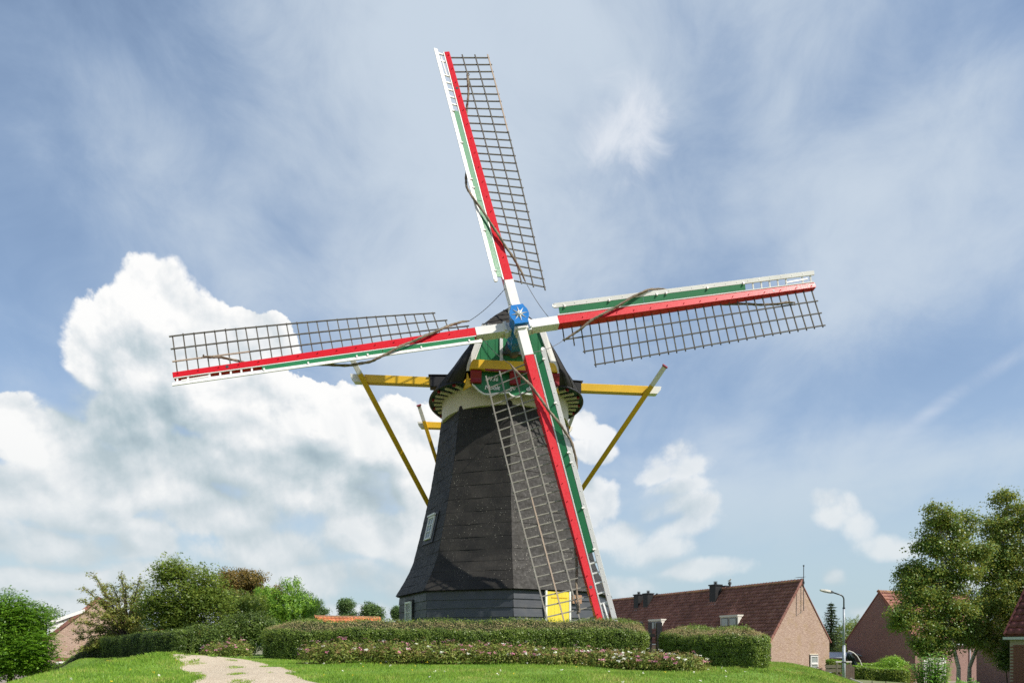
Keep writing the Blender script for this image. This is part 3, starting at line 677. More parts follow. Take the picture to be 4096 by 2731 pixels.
hip.add([caprows[9][-1], caprows[9][0], caprows[9][16], caprows[9][-17]], [(0, 1, 2, 3)])
cap_o = cap.build('cap', M['felt'], mill, smooth=True)
hb = MB().prism([cp(-1.06, 2.96, 11.26), cp(1.06, 2.96, 11.26), cp(0.62, 2.66, 11.74), cp(0.06, 2.24, 12.27), cp(-0.06, 2.24, 12.27), cp(-0.62, 2.66, 11.74)], FX * 0.05 + ZX * 0.040)
hb.build('hip_end', M['felt'], cap_o)
for i in range(1, 4):                                    # lapped felt on the hip
    t = i / 4; a, b = cp(-1.06, 3.01, 11.31).lerp(cp(-0.06, 2.29, 12.32), t), cp(1.06, 3.01, 11.31).lerp(cp(0.06, 2.29, 12.32), t)
    MB().bar(a + FX * 0.02, b + FX * 0.02, ZX, 0.05, 0.014).build('felt_strip', M['felt'], cap_o)
for j in range(2, 62, 3):                                # lapped felt strips running down the cap
    if j > len(caprows[0]) - 2: break
    mb = MB(); rws = []
    for i in range(len(caprows)):
        p, q = caprows[i][j], caprows[i][j + 1]; pm = caprows[i][j - 1]; d = (q - pm).normalized(); upv = (caprows[min(i + 1, 9)][j] - caprows[max(i - 1, 0)][j]).normalized()
        nn = d.cross(upv).normalized()
        if nn.dot(p - Vector((CX, CY, p.z))) < 0: nn = -nn
        rws.append([p - d * 0.03 - nn * 0.01, p - d * 0.03 + nn * 0.014, p + d * 0.03 + nn * 0.014, p + d * 0.03 - nn * 0.01])
    mb.sweep(rws); mb.build('felt_strip', M['felt'], cap_o)
# eave rim and soffit with its radial rafter feet
skirt = [(p - Vector((CX, CY, EYE))) for p in caprows[0]]
rim = MB(); rrows = []
for v in skirt:
    h = Vector((v.x, v.y, 0)); d = h.normalized(); b = Vector((CX, CY, EYE)) + h
    rrows.append([b + d * 0.015 + ZX * 9.47, b + d * 0.03 + ZX * 9.415, b - d * 0.04 + ZX * 9.415, b - d * 0.04 + ZX * 9.47])
rim.sweep(rrows); rim.build('eave_rim', M['black'], cap_o)
so = MB(); so.sweep([[Vector((CX, CY, EYE + 9.50)) + Vector((v.x, v.y, 0)).normalized() * 2.2, Vector((CX, CY, EYE + 9.46)) + Vector((v.x, v.y, 0)) * 0.985] for v in skirt], closed=False, caps=False)
so.build('soffit', M['teal'], cap_o)
acc = 0.0; nraf = 0
for j in range(0, len(skirt) - 1):
    seg = (skirt[j + 1] - skirt[j]).length; steps = 8
    for t in range(steps):
        acc += seg / steps
        if acc < 0.46: continue
        acc = 0.0
        v = skirt[j].lerp(skirt[j + 1], t / steps); h = Vector((v.x, v.y, 0)); d = h.normalized(); L = h.length
        a = Vector((CX, CY, EYE + 9.42)) + d * 2.46; b = Vector((CX, CY, EYE + 9.40)) + d * (L - 0.17)
        MB().bar(a, b, d.cross(ZX), 0.10, 0.06).build('rafter_foot', M['cream'], cap_o)
        if nraf % 2 == 0: MB().bar(b, b + d * 0.08, d.cross(ZX), 0.10, 0.085).build('rafter_tip', M['dkred'], cap_o)
        nraf += 1
# front gable of the cap
fg = MB().prism([cp(-1.44, 2.84, 9.60), cp(1.44, 2.84, 9.60), cp(0.98, 2.86, 11.34), cp(-0.98, 2.86, 11.34)], FX * 0.039)
gable = fg.build('front_gable', M['green'], mill)
for s in (-1, 1):
    for i in range(5):                                   # upright green boards
        r0, r1 = 0.12 + i * 0.26, 0.12 + (i + 1) * 0.26 - 0.012
        zt = lambda r: 11.30 if r < 0.98 else 11.30 - (r - 0.98) * 3.3
        MB().prism([cp(s * r0, 2.905, 9.9), cp(s * r1, 2.905, 9.9), cp(s * r1, 2.915, max(9.95, zt(r1 + 0.03))), cp(s * r0, 2.915, max(9.95, zt(r0 + 0.03)))], FX * 0.02).build('gable_board', M['green'], gable)
    MB().prism([cp(s * 1.36, 2.93, 9.98), cp(s * 1.44, 2.95, 9.86), cp(s * 1.58, 2.93, 9.66), cp(s * 1.66, 2.92, 9.66), cp(s * 1.62, 2.92, 9.90), cp(s * 1.10, 2.95, 11.34), cp(s * 0.86, 2.95, 11.34)], FX * 0.040).build('barge_board', M['white'], gable)
box_obj('post', M['white'], gable, cp(-0.42, 2.955, 10.55), RX * 0.055, FX * 0.02, ZX * 0.62)
box_obj('post', M['white'], gable, cp(0.46, 2.955, 10.55), RX * 0.055, FX * 0.02, ZX * 0.62)
box_obj('neck_beam', M['darksteel'], gable, cp(0.03, 3.0, 10.30), RX * 0.42, FX * 0.10, ZX * 0.039)
box_obj('top_rail', M['white'], gable, cp(0, 2.96, 11.28), RX * 1.02, FX * 0.04, ZX * 0.040)
yb = MB().prism([cp(-1.42, 2.94, 9.98), cp(-1.50, 2.94, 9.88), cp(-1.56, 2.94, 9.66), cp(1.56, 2.94, 9.66), cp(1.50, 2.94, 9.88), cp(1.42, 2.94, 9.98)], FX * 0.24)
ybo = yb.build('storm_beam', M['yellow'], mill, bevel=0.01, label='thick yellow beam across the front of the cap')
box_obj('beam_lip', M['dkred'], ybo, cp(-0.25, 3.17, 9.63), RX * 0.75, FX * 0.03, ZX * 0.03)
for r in (-1.32, 0.06, 1.44):
    mb = MB(); mb.prism([cp(r - 0.19, 2.80, 9.64), cp(r - 0.19, 3.12, 9.64), cp(r - 0.19, 3.16, 9.56), cp(r - 0.19, 3.08, 9.36), cp(r - 0.19, 3.10, 9.22), cp(r - 0.19, 2.80, 9.22)], RX * 0.38)
    mb.build('bracket', M['dkred'], mill, bevel=0.012, label='dark red carved bracket under the yellow beam')
# name board with its scalloped white lower edge
SC = [(-1.46, 9.20), (-1.36, 9.12), (-1.20, 8.96), (-1.02, 8.86), (-0.82, 8.85), (-0.60, 8.90), (-0.36, 8.92), (-0.16, 8.95), (-0.08, 8.86), (0.08, 8.80), (0.24, 8.84), (0.32, 8.95), (0.52, 8.92), (0.76, 8.90), (0.98, 8.85), (1.18, 8.87), (1.36, 8.98), (1.50, 9.12), (1.58, 9.20)]
nb = MB().prism([cp(-1.46, 2.86, 9.62)] + [cp(r, 2.90, z) for r, z in SC] + [cp(1.58, 2.86, 9.62)], FX * 0.045)
nbo = nb.build('name_board', M['green'], mill, label='dark green board with white lettering under the cap front')
MB().sweep([[cp(r, 2.885, z + 0.03), cp(r, 2.985, z + 0.03), cp(r, 2.985, z - 0.025), cp(r, 2.885, z - 0.025)] for r, z in SC]).build('scalloped_edge', M['white'], nbo)
for s in (-1, 1): MB().prism([cp(s * 1.60, 2.30, 9.60), cp(s * 1.60, 2.90, 9.60), cp(s * 1.46, 2.90, 9.14), cp(s * 1.72, 2.42, 9.16)], RX * s * 0.040).build('side_cheek', M['yellow'], nbo)
def lettering(txt, r, z, size, parent, mat):
    c = bpy.data.curves.new('t', 'FONT'); c.body = txt; c.size = size; c.extrude = 0.004; c.shear = 0.25; c.resolution_u = 3; c.offset = 0.006
    t = bpy.data.objects.new('t', c); COL.objects.link(t); bpy.context.view_layer.update()
    me = bpy.data.meshes.new_from_object(t.evaluated_get(bpy.context.evaluated_depsgraph_get())); COL.objects.unlink(t); bpy.data.objects.remove(t)
    tilt = math.atan2(0.04, 0.7); up = (ZX - FX * tilt).normalized()
    Mx = Matrix(((RX.x, up.x, FX.x), (RX.y, up.y, FX.y), (RX.z, up.z, FX.z))).to_4x4(); Mx.translation = cp(r, 2.96, z) - ORG[mill.name]
    me.transform(Mx); me.materials.clear(); me.materials.append(mat); o = bpy.data.objects.new('lettering', me); attach(o, parent)
lettering("1736", -0.94, 9.34, 0.20, nbo, M['white']); lettering("Nooit", -1.02, 9.03, 0.22, nbo, M['white'])
lettering("ge", -0.13, 9.06, 0.22, nbo, M['white']); lettering("dacht", 0.46, 9.05, 0.22, nbo, M['white'])

# tail: long and short cross beams, braces, tail pole
def beam(name, r0, r1, f, z, w=0.30, ends=0.55):
    b = MB().box(cp((r0 + r1) / 2, f, z), RX * ((r1 - r0) / 2 - ends), FX * w / 2, ZX * w / 2).build(name, M['yellow'], mill, bevel=0.012)
    for s, e in ((-1, r0), (1, r1)):
        MB().prism([cp(e - s * ends, f - w / 2, z + w / 2), cp(e, f - w / 2, z + w / 2), cp(e - s * 0.03, f - w / 2, z + 0.02), cp(e - s * 0.16, f - w / 2, z - w / 2), cp(e - s * ends, f - w / 2, z - w / 2)], FX * w).build('beam_tip', M['white'], b, bevel=0.008)
    return b
lb = beam('long_cross_beam', -5.98, 6.22, 0.35, 10.20)
for s in (-1, 1):                                        # lead boxes where the beam leaves the cap
    MB().box(cp(s * 2.62, 0.35, 10.17), RX * 0.34, FX * 0.20, ZX * 0.21).build('flashing_box', M['black'], lb, bevel=0.02)
    MB().prism([cp(s * 2.2, 0.12, 10.42), cp(s * 3.02, 0.12, 10.39), cp(s * 3.02, 0.58, 10.39), cp(s * 2.2, 0.58, 10.42)], ZX * 0.03).build('flashing_lid', M['black'], lb)
sb = beam('short_cross_beam', -3.52, 3.18, -2.40, 9.40, 0.26, 0.35)
TAIL = cp(0, -6.9, 1.7)
def brace(p, side, over, w=0.19):
    q = TAIL + RX * side * 0.35; d = (p - q).normalized(); b = MB().bar(q, p + d * 0.12, FX, w, w).build('brace', M['yellow'], mill, bevel=0.01)
    MB().bar(p + d * 0.12, p + d * over, FX, w - 0.004, w - 0.004).build('brace_end', M['white'], b, bevel=0.008)
    MB().bar(p + d * over, p + d * (over + 0.040), FX, w + 0.05, w + 0.040).build('brace_cap', M['dkred'], b)
brace(cp(-5.55, 0.60, 10.22), -1, 0.85); brace(cp(5.72, 0.60, 10.22), 1, 0.95)
brace(cp(-3.22, -2.2, 9.42), -1, 0.75, 0.15); brace(cp(2.95, -2.2, 9.42), 1, 0.75, 0.15)
MB().bar(cp(0, -2.4, 9.35), TAIL - ZX * 0.7, RX, 0.34, 0.34).build('tail_pole', M['yellow'], mill, bevel=0.015)
MB().tube([TAIL - ZX * 0.3 - RX * 0.6, TAIL - ZX * 0.3 + RX * 0.6], 0.14, 10).build('winch', M['brownboard'], mill)

# ---------------------------------------------------------------- sail cross
NV = Vector((0.1028, -0.9705, 0.2180)).normalized(); D1 = Vector((-0.2308, 0.1899, 0.9543)).normalized(); D2 = Vector((0.9675, 0.1484, 0.2045)).normalized()
CO = Vector((0.207, 22.72, EYE + 10.836)); CI = Vector((0.163, 23.14, EYE + 10.742)); RS, RT = 1.44, 11.17
HC = (CO + CI) / 2
def hp(a, b, w): return HC + D1 * a + D2 * b + NV * w      # hub frame
shape = [(-0.20, 0.33), (0.20, 0.33), (0.22, 0.26), (0.29, 0.14), (0.315, -0.02), (0.28, -0.14), (0.225, -0.24), (0.225, -0.34), (-0.225, -0.34), (-0.225, -0.24), (-0.28, -0.14), (-0.32, 0.0), (-0.285, 0.14), (-0.215, 0.24)]
hub = MB()
prof = [(-1.15, 0.72), (-0.75, 0.85), (-0.62, 1.039), (-0.5, 1.039), (-0.32, 0.92), (0.0, 0.86), (0.22, 0.92), (0.40, 1.02), (0.50, 1.02)]
hub.sweep([[hp(a * s, b * s, w) for b, a in shape] for w, s in prof])
hubo = hub.build('sail_hub', M['blue'], mill, bevel=0.0, label='bright blue cast hub at the crossing of the sails')
MB().sweep([[hp(a * s, b * s, w) for b, a in shape] for w, s in ((0.46, 1.039), (0.53, 1.039))]).build('hub_plate', M['blue'], hubo)
st = MB()
pts = []
for i in range(16):
    a = math.pi * i / 8 + 0.05; r_ = (0.29 if i % 4 == 0 else 0.275) if i % 2 == 0 else 0.088
    pts.append((r_ * math.cos(a), r_ * math.sin(a)))
st.add([hp(y, x, 0.535) for x, y in pts] + [hp(0, 0, 0.585), hp(0, 0, 0.52)], [(i, (i + 1) % 16, 16) for i in range(16)] + [((i + 1) % 16, i, 17) for i in range(16)])
st.build('star', M['white'], hubo)
MB().tube([hp(0, 0, 0.53), hp(0, 0, 0.60)], 0.065, 14).build('star_boss', M['white'], hubo); MB().tube([hp(0, 0, 0.59), hp(0, 0, 0.615)], 0.025, 10).build('boss_pin', M['steel'], hubo)
MB().tube([hp(0, 0, -1.1), hp(0, 0, -2.2)], 0.30, 16).build('wind_shaft', M['darksteel'], hubo, smooth=True)

def theta(s):                                            # twist of the lattice along the sail
    t = min(1, max(0, (s - 1.5) / 9.6)); return math.radians(4 + 20 * (1 - t) ** 1.5)
def sail(C, d, l, stepped, idx):
    P = lambda s, t, w: C + d * s + l * t + NV * w
    hw = lambda s: 0.150 - 0.058 * (s - RS) / (RT - RS); hd = lambda s: 0.165 - 0.06 * (s - RS) / (RT - RS)
    mb = MB(); S = np.linspace(RS, RT, 8)
    mb.sweep([[P(s, -hw(s), -hd(s)), P(s, hw(s), -hd(s)), P(s, hw(s), hd(s)), P(s, -hw(s), hd(s))] for s in S])
    so_ = mb.build('sail', M['red'], mill, bevel=0.008, label=['upright sail pointing up', 'sail pointing right', 'sail pointing down past the yellow door', 'sail pointing left'][idx])
    mb = MB(); mb.sweep([[P(s, -hw(RS) - .006, -hd(RS) - .006), P(s, hw(RS) + .006, -hd(RS) - .006), P(s, hw(RS) + .006, hd(RS) + .006), P(s, -hw(RS) - .006, hd(RS) + .006)] for s in (0.02, RS)])
    mb.build('stock_root', M['white'], so_, bevel=0.008)
    # wedges at the hub
    for s0, tt in ((0.40, 1), (0.40, -1)):
        MB().box(P(s0, tt * 0.19, 0.02), d * 0.055, l * 0.035, NV * 0.15).build('wedge', M['white'], so_, bevel=0.006)
        MB().box(P(s0 + 0.13, tt * 0.175, -0.040), d * 0.03, l * 0.022, NV * 0.11).build('wedge', M['cream'], so_, bevel=0.006)
    MB().box(P(0.43, 0, 0.20), d * 0.04, l * 0.15, NV * 0.035).build('wedge', M['white'], so_, bevel=0.006)
    # lattice bars
    LT = [0.565, 1.045, 1.53]; nb_ = 30; sp = [RS + 0.16 + (RT - 0.12 - RS - 0.16) * i / (nb_ - 1) for i in range(nb_)]
    def lp(s, t, w=0.0):
        a = theta(s); return P(s, t * math.cos(a), -0.02 - t * math.sin(a) + w)
    for i, s in enumerate(sp):
        ext = LT[2] + 0.06
        if stepped: ext = [LT[0] + 0.06, LT[0] + 0.25, LT[1] + 0.06][i] if i < 3 else ext
        jt = rng.uniform(-0.015, 0.015); a, b = lp(s, -0.05 if False else 0.039), lp(s + jt, ext + rng.uniform(-0.02, 0.02))
        MB().bar(a, b, d, 0.036, 0.030).build('lattice_bar', M['silverwood' if idx == 2 else 'greywood'], so_)
    for j, t in enumerate(LT):
        s0 = sp[[0, 2, 3][j]] - 0.07 if stepped else sp[0] - 0.08 - 0.03 * j
        ss_ = [s0] + [s for s in sp if s > s0 + 0.1] + [RT - 0.02]
        def row(s):
            a = theta(s); c = lp(s, t, 0.030 + rng.uniform(-.003, .003)); la = l * math.cos(a) - NV * math.sin(a); na = NV * math.cos(a) + l * math.sin(a)
            return [c - la * 0.021 - na * 0.014, c + la * 0.021 - na * 0.014, c + la * 0.021 + na * 0.014, c - la * 0.021 + na * 0.014]
        fresh = (idx == 0 and j == 2) or (idx == 3 and j == 0) or (idx == 2 and j == 1)
        k = len(ss_) if not fresh else 2 + int(len(ss_) * (0.62 if idx == 0 else 0.7 if idx == 3 else 0.45))
        MB().sweep([row(s) for s in ss_[:k]]).build('lattice_rail', M['silverwood' if idx == 2 else 'greywood'], so_)
        if fresh: MB().sweep([row(s) for s in ss_[k - 1:]]).build('lattice_rail', M['newwood'], so_, label='paler new wood at the sail tip')
    # wind boards on the leading edge
    def bp(s, q, w=0.0):                                  # q 0..1 from stock edge to outer rail
        return P(s, -hw(s) - 0.012 - 0.36 * q, hd(s) - 0.01 + 0.135 * q + w)
    def strip(q0, q1, s0, s1, th, mat, name, rounded=False):
        rows_ = []
        SS = np.linspace(s0, s1, 5)
        for s in SS: rows_.append([bp(s, q0, -th), bp(s, q1, -th), bp(s, q1, th), bp(s, q0, th)])
        return MB().sweep(rows_).build(name, mat, so_, bevel=0.004)
    strip(0.0, 0.10, RS + 0.02, RT - 0.02, 0.018, M['white'], 'white_fillet')
    BE = 8.45
    strip(0.112, 0.70, RS + 0.10, 4.6, 0.012, M['green'], 'wind_board'); strip(0.112, 0.70, 4.612, BE, 0.012, M['green'], 'wind_board')
    strip(0.66, 1.04, RS - 0.05, RT + 0.02, 0.020, M['white'], 'leading_rail')
    MB().tube([bp(RS - 0.05, 0.85, -0.02), bp(RS - 0.05, 0.85, 0.02)], 0.0695, 16).build('rail_end', M['white'], so_)
    for i in range(22, 30):
        if i == 27: continue
        s = sp[i]; MB().bar(bp(s, -0.02, -0.03), bp(s, 0.72, -0.03), d, 0.05, 0.035).build('rung', M['white'], so_)
    MB().bar(bp(RT - 1.1, 0.35, -0.02), bp(RT - 0.25, 0.45, -0.02), l, 0.05, 0.02).build('storm_latch', M['white'], so_)
    for s in (1.75, 3.35, 5.1, 5.45, 7.0, 8.38): MB().box(bp(s, 0.68, 0.03), d * 0.025, l * 0.045, NV * 0.025).build('clip', M['white'], so_)
    for i in range(15):
        s = 2.3 + i * 0.62; MB().tube([P(s, 0.02, hd(s) - 0.01), P(s + 0.02, 0.03, hd(s) + 0.039)], 0.014, 6).build('peg', M['red'], so_)
    for i in range(22):
        s = 1.7 + i * 0.43; MB().box(bp(s, 0.86, 0.022), d * 0.010, l * 0.010, NV * 0.008).build('bolt', M['white'], so_, )
    MB().tube([P(9.5, 0.01, hd(9.5) - 0.01), P(9.5, 0.01, hd(9.5) + 0.006)], 0.05, 14).build('maker_plate', M['darksteel'], so_)
    # sail cloth, rolled up and wound round the stock
    dv = [0.0, 0.1, 0.05, -0.05][idx]
    key = [(1.50, 0.62, -0.10, .02), (1.75, 0.56, -0.02, .035), (2.15, 0.42, 0.10, .040), (2.60, 0.20, 0.215, .039), (3.1, 0.04, 0.245, .040), (3.6, -0.13, 0.27, .040), (4.2, -0.36, 0.345, .039), (4.7 + dv, -0.55, 0.33, .037), (5.2 + 2 * dv, -0.60, 0.20, .040), (5.8 + 2 * dv, -0.50, 0.02, .040), (6.6, -0.2, -0.16, .040), (7.6, 0.0, -0.23, .040), (8.65, 0.16, -0.22, .040), (9.15, 0.33, -0.15, .037), (9.6, 0.46, -0.02, .037), (9.95, 0.50, 0.03, .045), (10.2, 0.54, 0.04, .02)]
    K = np.array(key); tt = np.linspace(0, len(key) - 1, 150); cv = [np.interp(tt, range(len(key)), K[:, c]) for c in range(4)]
    for c in range(4):
        for _ in range(3): cv[c][1:-1] = (cv[c][:-2] + 2 * cv[c][1:-1] + cv[c][2:]) / 4
    rows_ = []
    for i in range(150):
        p = P(cv[0][i], cv[1][i], cv[2][i]); j0, j1 = max(i - 1, 0), min(i + 1, 149)
        dd = (P(cv[0][j1], cv[1][j1], cv[2][j1]) - P(cv[0][j0], cv[1][j0], cv[2][j0])).normalized(); xx = dd.cross(NV).normalized(); yy = dd.cross(xx)
        rr = cv[3][i] * (1 + 0.12 * math.sin(i * 1.7))
        rows_.append([p + (xx * math.cos(a) + yy * math.sin(a)) * rr * (1 + 0.22 * math.cos(3 * a - i * 0.45)) for a in [2 * math.pi * k / 10 for k in range(10)]])
    MB().sweep(rows_).build('furled_sail', M['canvas'], so_, smooth=True)
    MB().tube([P(10.15, 0.50, 0.02), P(10.15, 0.58, 0.08), P(10.2, 0.62, 0.0), P(10.1, 0.55, -0.03)], 0.016, 6).build('tie_rope', M['canvas'], so_)
    return P
ARMS = [(CO, D1, D2, False), (CI, D2, -D1, True), (CO, -D1, -D2, False), (CI, -D2, D1, True)]
Ps = [sail(*a, i) for i, a in enumerate(ARMS)]
for i in range(4):                                       # chains from the rolled sails to the next stock
    a = Ps[i](1.50, 0.62, -0.10); b = Ps[(i + 1) % 4](1.25, -0.15, 0.0); mb = MB(); nL = 34
    pt = lambda t: a.lerp(b, t) - ZX * (0.09 * 4 * t * (1 - t))
    dd = (b - a).normalized(); s1 = dd.cross(NV).normalized(); s2 = dd.cross(s1)
    for k in range(nL):
        p, q = pt(k / nL - 0.004), pt((k + 1) / nL + 0.004); sd_ = s1 if k % 2 else s2
        mb.bar(p, q, sd_, 0.020, 0.007)
    mb.build('chain', M['rope'], hubo)
# (the stretched cloth end of the lowest sail hangs loose near the door)

# ---------------------------------------------------------------- houses
GD = Vector((0.8975, 0.441, 0)); RD = Vector((-0.441, 0.8975, 0))     # the two street directions
def tile_mesh(name, w, l, mat, wave=0.05, th=0.02, seg=6):
    """one interlocking pantile, x across, y up the slope"""
    V, F = [], []
    for j, y in enumerate((0.0, l)):
        for k in range(seg + 1):
            q = k / seg; z = wave * (0.5 + 0.5 * math.cos(2 * math.pi * (q - 0.28))) + (0.06 if j == 0 else 0.004)
            V.append((w * (q - 0.02) * 1.03, y, z))
    n = seg + 1
    F = [(k, k + 1, n + k + 1, n + k) for k in range(seg)]
    b = len(V); V += [(V[k][0], V[k][1], V[k][2] - th - 0.012) for k in range(n)]; F += [(b + k, b + k + 1, k + 1, k) for k in range(seg)]
    return V, F
def slope(parent, O, a, s, La, Ls, mat, tw=0.30, tl=0.335, n_obj=0, far_only=True):
    """cover a roof plane: the tiles that show largest as single parts, the rest as one mass"""
    nrm = a.cross(s).normalized()
    if nrm.z < 0: nrm = -nrm
    V, F = tile_mesh('roof_tile', tw, tl + 0.05, mat)
    nc, nr = int(round(La / tw)), int(math.ceil(Ls / tl)); org = ORG[parent.name]
    cells = []
    for j in range(nr):
        for i in range(nc):
            p = O + a * (i * tw) + s * (j * tl); cells.append((p.length, p))
    cells.sort(key=lambda c: c[0])
    R3 = Matrix((a, s, nrm)).transposed()
    me = None; rr = random.Random(int(La * 100))
    if n_obj:
        me = bpy.data.meshes.new('roof_tile'); me.from_pydata([R3 @ Vector(v) for v in V], [], F); me.materials.append(mat)
        for p in me.polygons: p.use_smooth = p.index < 6
        for c in cells[:n_obj]:
            o = bpy.data.objects.new('roof_tile', me); o.location = c[1] - org + nrm * rr.uniform(-0.006, 0.008); attach(o, parent)
    rest = cells[n_obj:]
    if rest:
        base = np.array([R3 @ Vector(v) for v in V]); nv = len(V)
        VV = np.concatenate([base + np.array(c[1] + nrm * rr.uniform(-0.006, 0.008)) for c in rest]); FF = np.concatenate([np.array(F) + k * nv for k in range(len(rest))])
        o = np_obj('roof_tiles', VV, FF, mat, parent); o['kind'] = 'stuff'
def ridge_tiles(parent, A, B, mat, r=0.13, step=0.42):
    d = (B - A); n = int(d.length / step); d.normalize(); side = d.cross(ZX).normalized(); mb = MB()
    for i in range(n):
        rows_ = []
        for t in (0.0, 1.06):
            c = A + d * step * (i + t); rr = r * (1.0 if t else 1.1); rows_.append([c + side * rr * math.cos(x) * 1.15 + ZX * (rr * math.sin(x) - 0.05) for x in [math.pi * k / 6 for k in range(7)]])
        MB().sweep(rows_, closed=False, caps=False).build('ridge_tile', mat, parent, smooth=True, fix=False, uv=False)
def house(name, label, P0, g, r, w, L, eave, ridge, ground_z, wall, tile, n_obj=0, back_tiles=True, over=0.05, eave_over=0.30, ridges=True):
    P0 = Vector((P0[0], P0[1], 0)); h = thing(name, label, 'house', (P0.x, P0.y, ground_z))
    q = lambda a, b, z: P0 + g * a + r * b + ZX * z
    def gab(b0, nm):
        MB().prism([q(0, b0, ground_z), q(w, b0, ground_z), q(w, b0, eave), q(w / 2, b0, ridge - 0.05), q(0, b0, eave)], r * 0.25).build(nm, wall, h)
    gab(0.0, 'gable_wall'); gab(L - 0.25, 'gable_wall')
    for a0 in (0.002, w - 0.252): MB().box(q(a0 + 0.125, L / 2, (ground_z + eave) / 2), g * 0.125, r * (L / 2 - 0.252), ZX * (eave - ground_z) / 2).build('side_wall', wall, h)
    # roof deck and tiles
    dk = MB()
    for s_, a0, am in ((1, 0.0, w / 2), (-1, w, w / 2)):
        sl = (q(am, 0, ridge) - q(a0, 0, eave)).normalized(); e = q(a0, -over, eave) - sl * eave_over; t = q(am, -over, ridge)
        nn = sl.cross(r); nn = nn if nn.z > 0 else -nn
        dk.hexa([e, e + r * (L + 2 * over), t + r * (L + 2 * over), t, e + nn * 0.06, e + r * (L + 2 * over) + nn * 0.06, t + r * (L + 2 * over) + nn * 0.06, t + nn * 0.06])
    roof = dk.build('roof', tile, h)
    for s_, a0, am in ((1, 0.0, w / 2), (-1, w, w / 2)):
        if s_ < 0 and not back_tiles: continue
        sl = (q(am, 0, ridge) - q(a0, 0, eave)).normalized(); e = q(a0, -over, eave) - sl * eave_over; nn = sl.cross(r); nn = nn if nn.z > 0 else -nn
        Ls = (q(am, -over, ridge) - e).length - 0.05
        if (r.cross(sl)).z > 0 or True: slope(roof, e + nn * 0.062, r, sl, L + 2 * over, Ls, tile, n_obj=n_obj if s_ > 0 else 0)
        # verge: row of bent edge tiles down the gable
        for k in range(int(Ls / 0.335) + 1):
            c = e + sl * (0.335 * k) - r * 0.03 + nn * 0.05
            MB().box(c + sl * 0.185, r * 0.035, sl * 0.19, nn * 0.10).build('verge_tile', tile, roof, uv=False)
        gt = q(a0, -over, eave) - sl * (eave_over + 0.05) - nn * 0.02
        MB().box(gt + r * (L / 2 + over) - ZX * 0.03, r * (L / 2 + over + 0.1), g * 0.055, ZX * 0.05).build('gutter', M['zinc'], h)
    if ridges: ridge_tiles(roof, q(w / 2, -over - 0.05, ridge + 0.09), q(w / 2, L + over, ridge + 0.09), M['ridge'])
    return h, roof, q

# terrace on the right: long tiled roof, gable towards the street lamp
EV, RG = EYE + 0.48, EYE + 4.69
h1, r1, q1 = house('terraced_house', 'long brick house with brown tiled roof, dormers and chimneys right of the mill', (18.59, 49.0), GD, RD, 6.04, 30.0, EV, RG, -0.55, M['brick'], M['tile'], n_obj=300, back_tiles=False)
hs = (RG - EV) / 3.02                                     # roof slope
def dormer(b0, b1):
    a0 = 0.68; zb, zt = EV + a0 * hs, EYE + 2.36; ab = (zt - EV) / hs + 0.1
    d = MB().prism([q1(a0, b0, zb - 0.1), q1(a0, b0, zt), q1(ab, b0, zt), ], RD * (b1 - b0)).build('dormer', M['offwhite'], h1)
    MB().box(q1((a0 + ab) / 2 - 0.04, (b0 + b1) / 2, zt + 0.0), GD * ((ab - a0) / 2 + 0.04), RD * ((b1 - b0) / 2 + 0.03), ZX * 0.07).build('fascia', M['offwhite'], d)
    for k in range(2):
        c = b0 + (b1 - b0) * (0.27 + 0.46 * k); ww = (b1 - b0) * 0.20; zc, hh = (zb + zt) / 2 - 0.02, (zt - zb) / 2 - 0.13
        box_obj('casement', M['darksteel'], d, q1(a0 - 0.02, c, zc), GD * 0.02, RD * ww, ZX * hh)
        box_obj('pane', M['curtain'], d, q1(a0 - 0.045, c, zc), GD * 0.008, RD * (ww - 0.06), ZX * (hh - 0.06))
    for b in (b0 - 0.05, b1 + 0.05):
        MB().bar(q1(a0, b, zb + 0.12), q1(ab + 0.1, b, zt + 0.16), RD, 0.12, 0.02).build('flashing', M['zinc'], d)
dormer(3.9, 5.8); dormer(13.2, 15.0)
def chimney(b, a, top, w=0.36):
    c = MB().box(q1(a, b, (top + EYE + 3.0) / 2), GD * w, RD * w, ZX * (top - EYE - 3.0) / 2).build('chimney', M['black'], r1, bevel=0.02)
    box_obj('chimney_cap', M['black'], r1, q1(a, b, top), GD * (w + 0.06), RD * (w + 0.06), ZX * 0.05)
    MB().tube([q1(a, b, top), q1(a, b, top + 0.25)], 0.10, 10).build('flue', M['darksteel'], r1)
    for z in (0.12, 0.20, 0.28): MB().tube([q1(a, b, top + z), q1(a, b, top + z + 0.03)], 0.17, 12).build('flue_cowl', M['darksteel'], r1)
    zf = EV + (a - w - 0.12) * hs + 0.14; sl = (GD + ZX * hs).normalized()
    MB().box(q1(a - w - 0.1, b, zf), sl * 0.18, RD * (w + 0.16), (GD * -hs + ZX).normalized() * 0.02).build('lead_apron', M['zinc'], r1)
chimney(8.35, 2.52, EYE + 5.12); chimney(19.0, 2.52, EYE + 5.02); chimney(17.5, 2.52, EYE + 5.02)
box_obj('chimney', M['black'], r1, q1(3.5, 8.2, EYE + 4.6), GD * 0.3, RD * 0.3, ZX * 0.5)
def vent(b, a, z0, z1, cap=0.14):
    MB().tube([q1(a, b, z0), q1(a, b, z1)], 0.085, 10).build('vent_pipe', M['darksteel'], r1); MB().tube([q1(a, b, z1 - 0.22), q1(a, b, z1 - 0.05)], cap, 10).build('vent_cowl', M['darksteel'], r1)
vent(7.3, 3.1, EYE + 4.3, EYE + 5.35); vent(16.9, 3.1, EYE + 4.3, EYE + 5.05); vent(12.6, 3.1, EYE + 4.4, EYE + 4.90, 0.2)
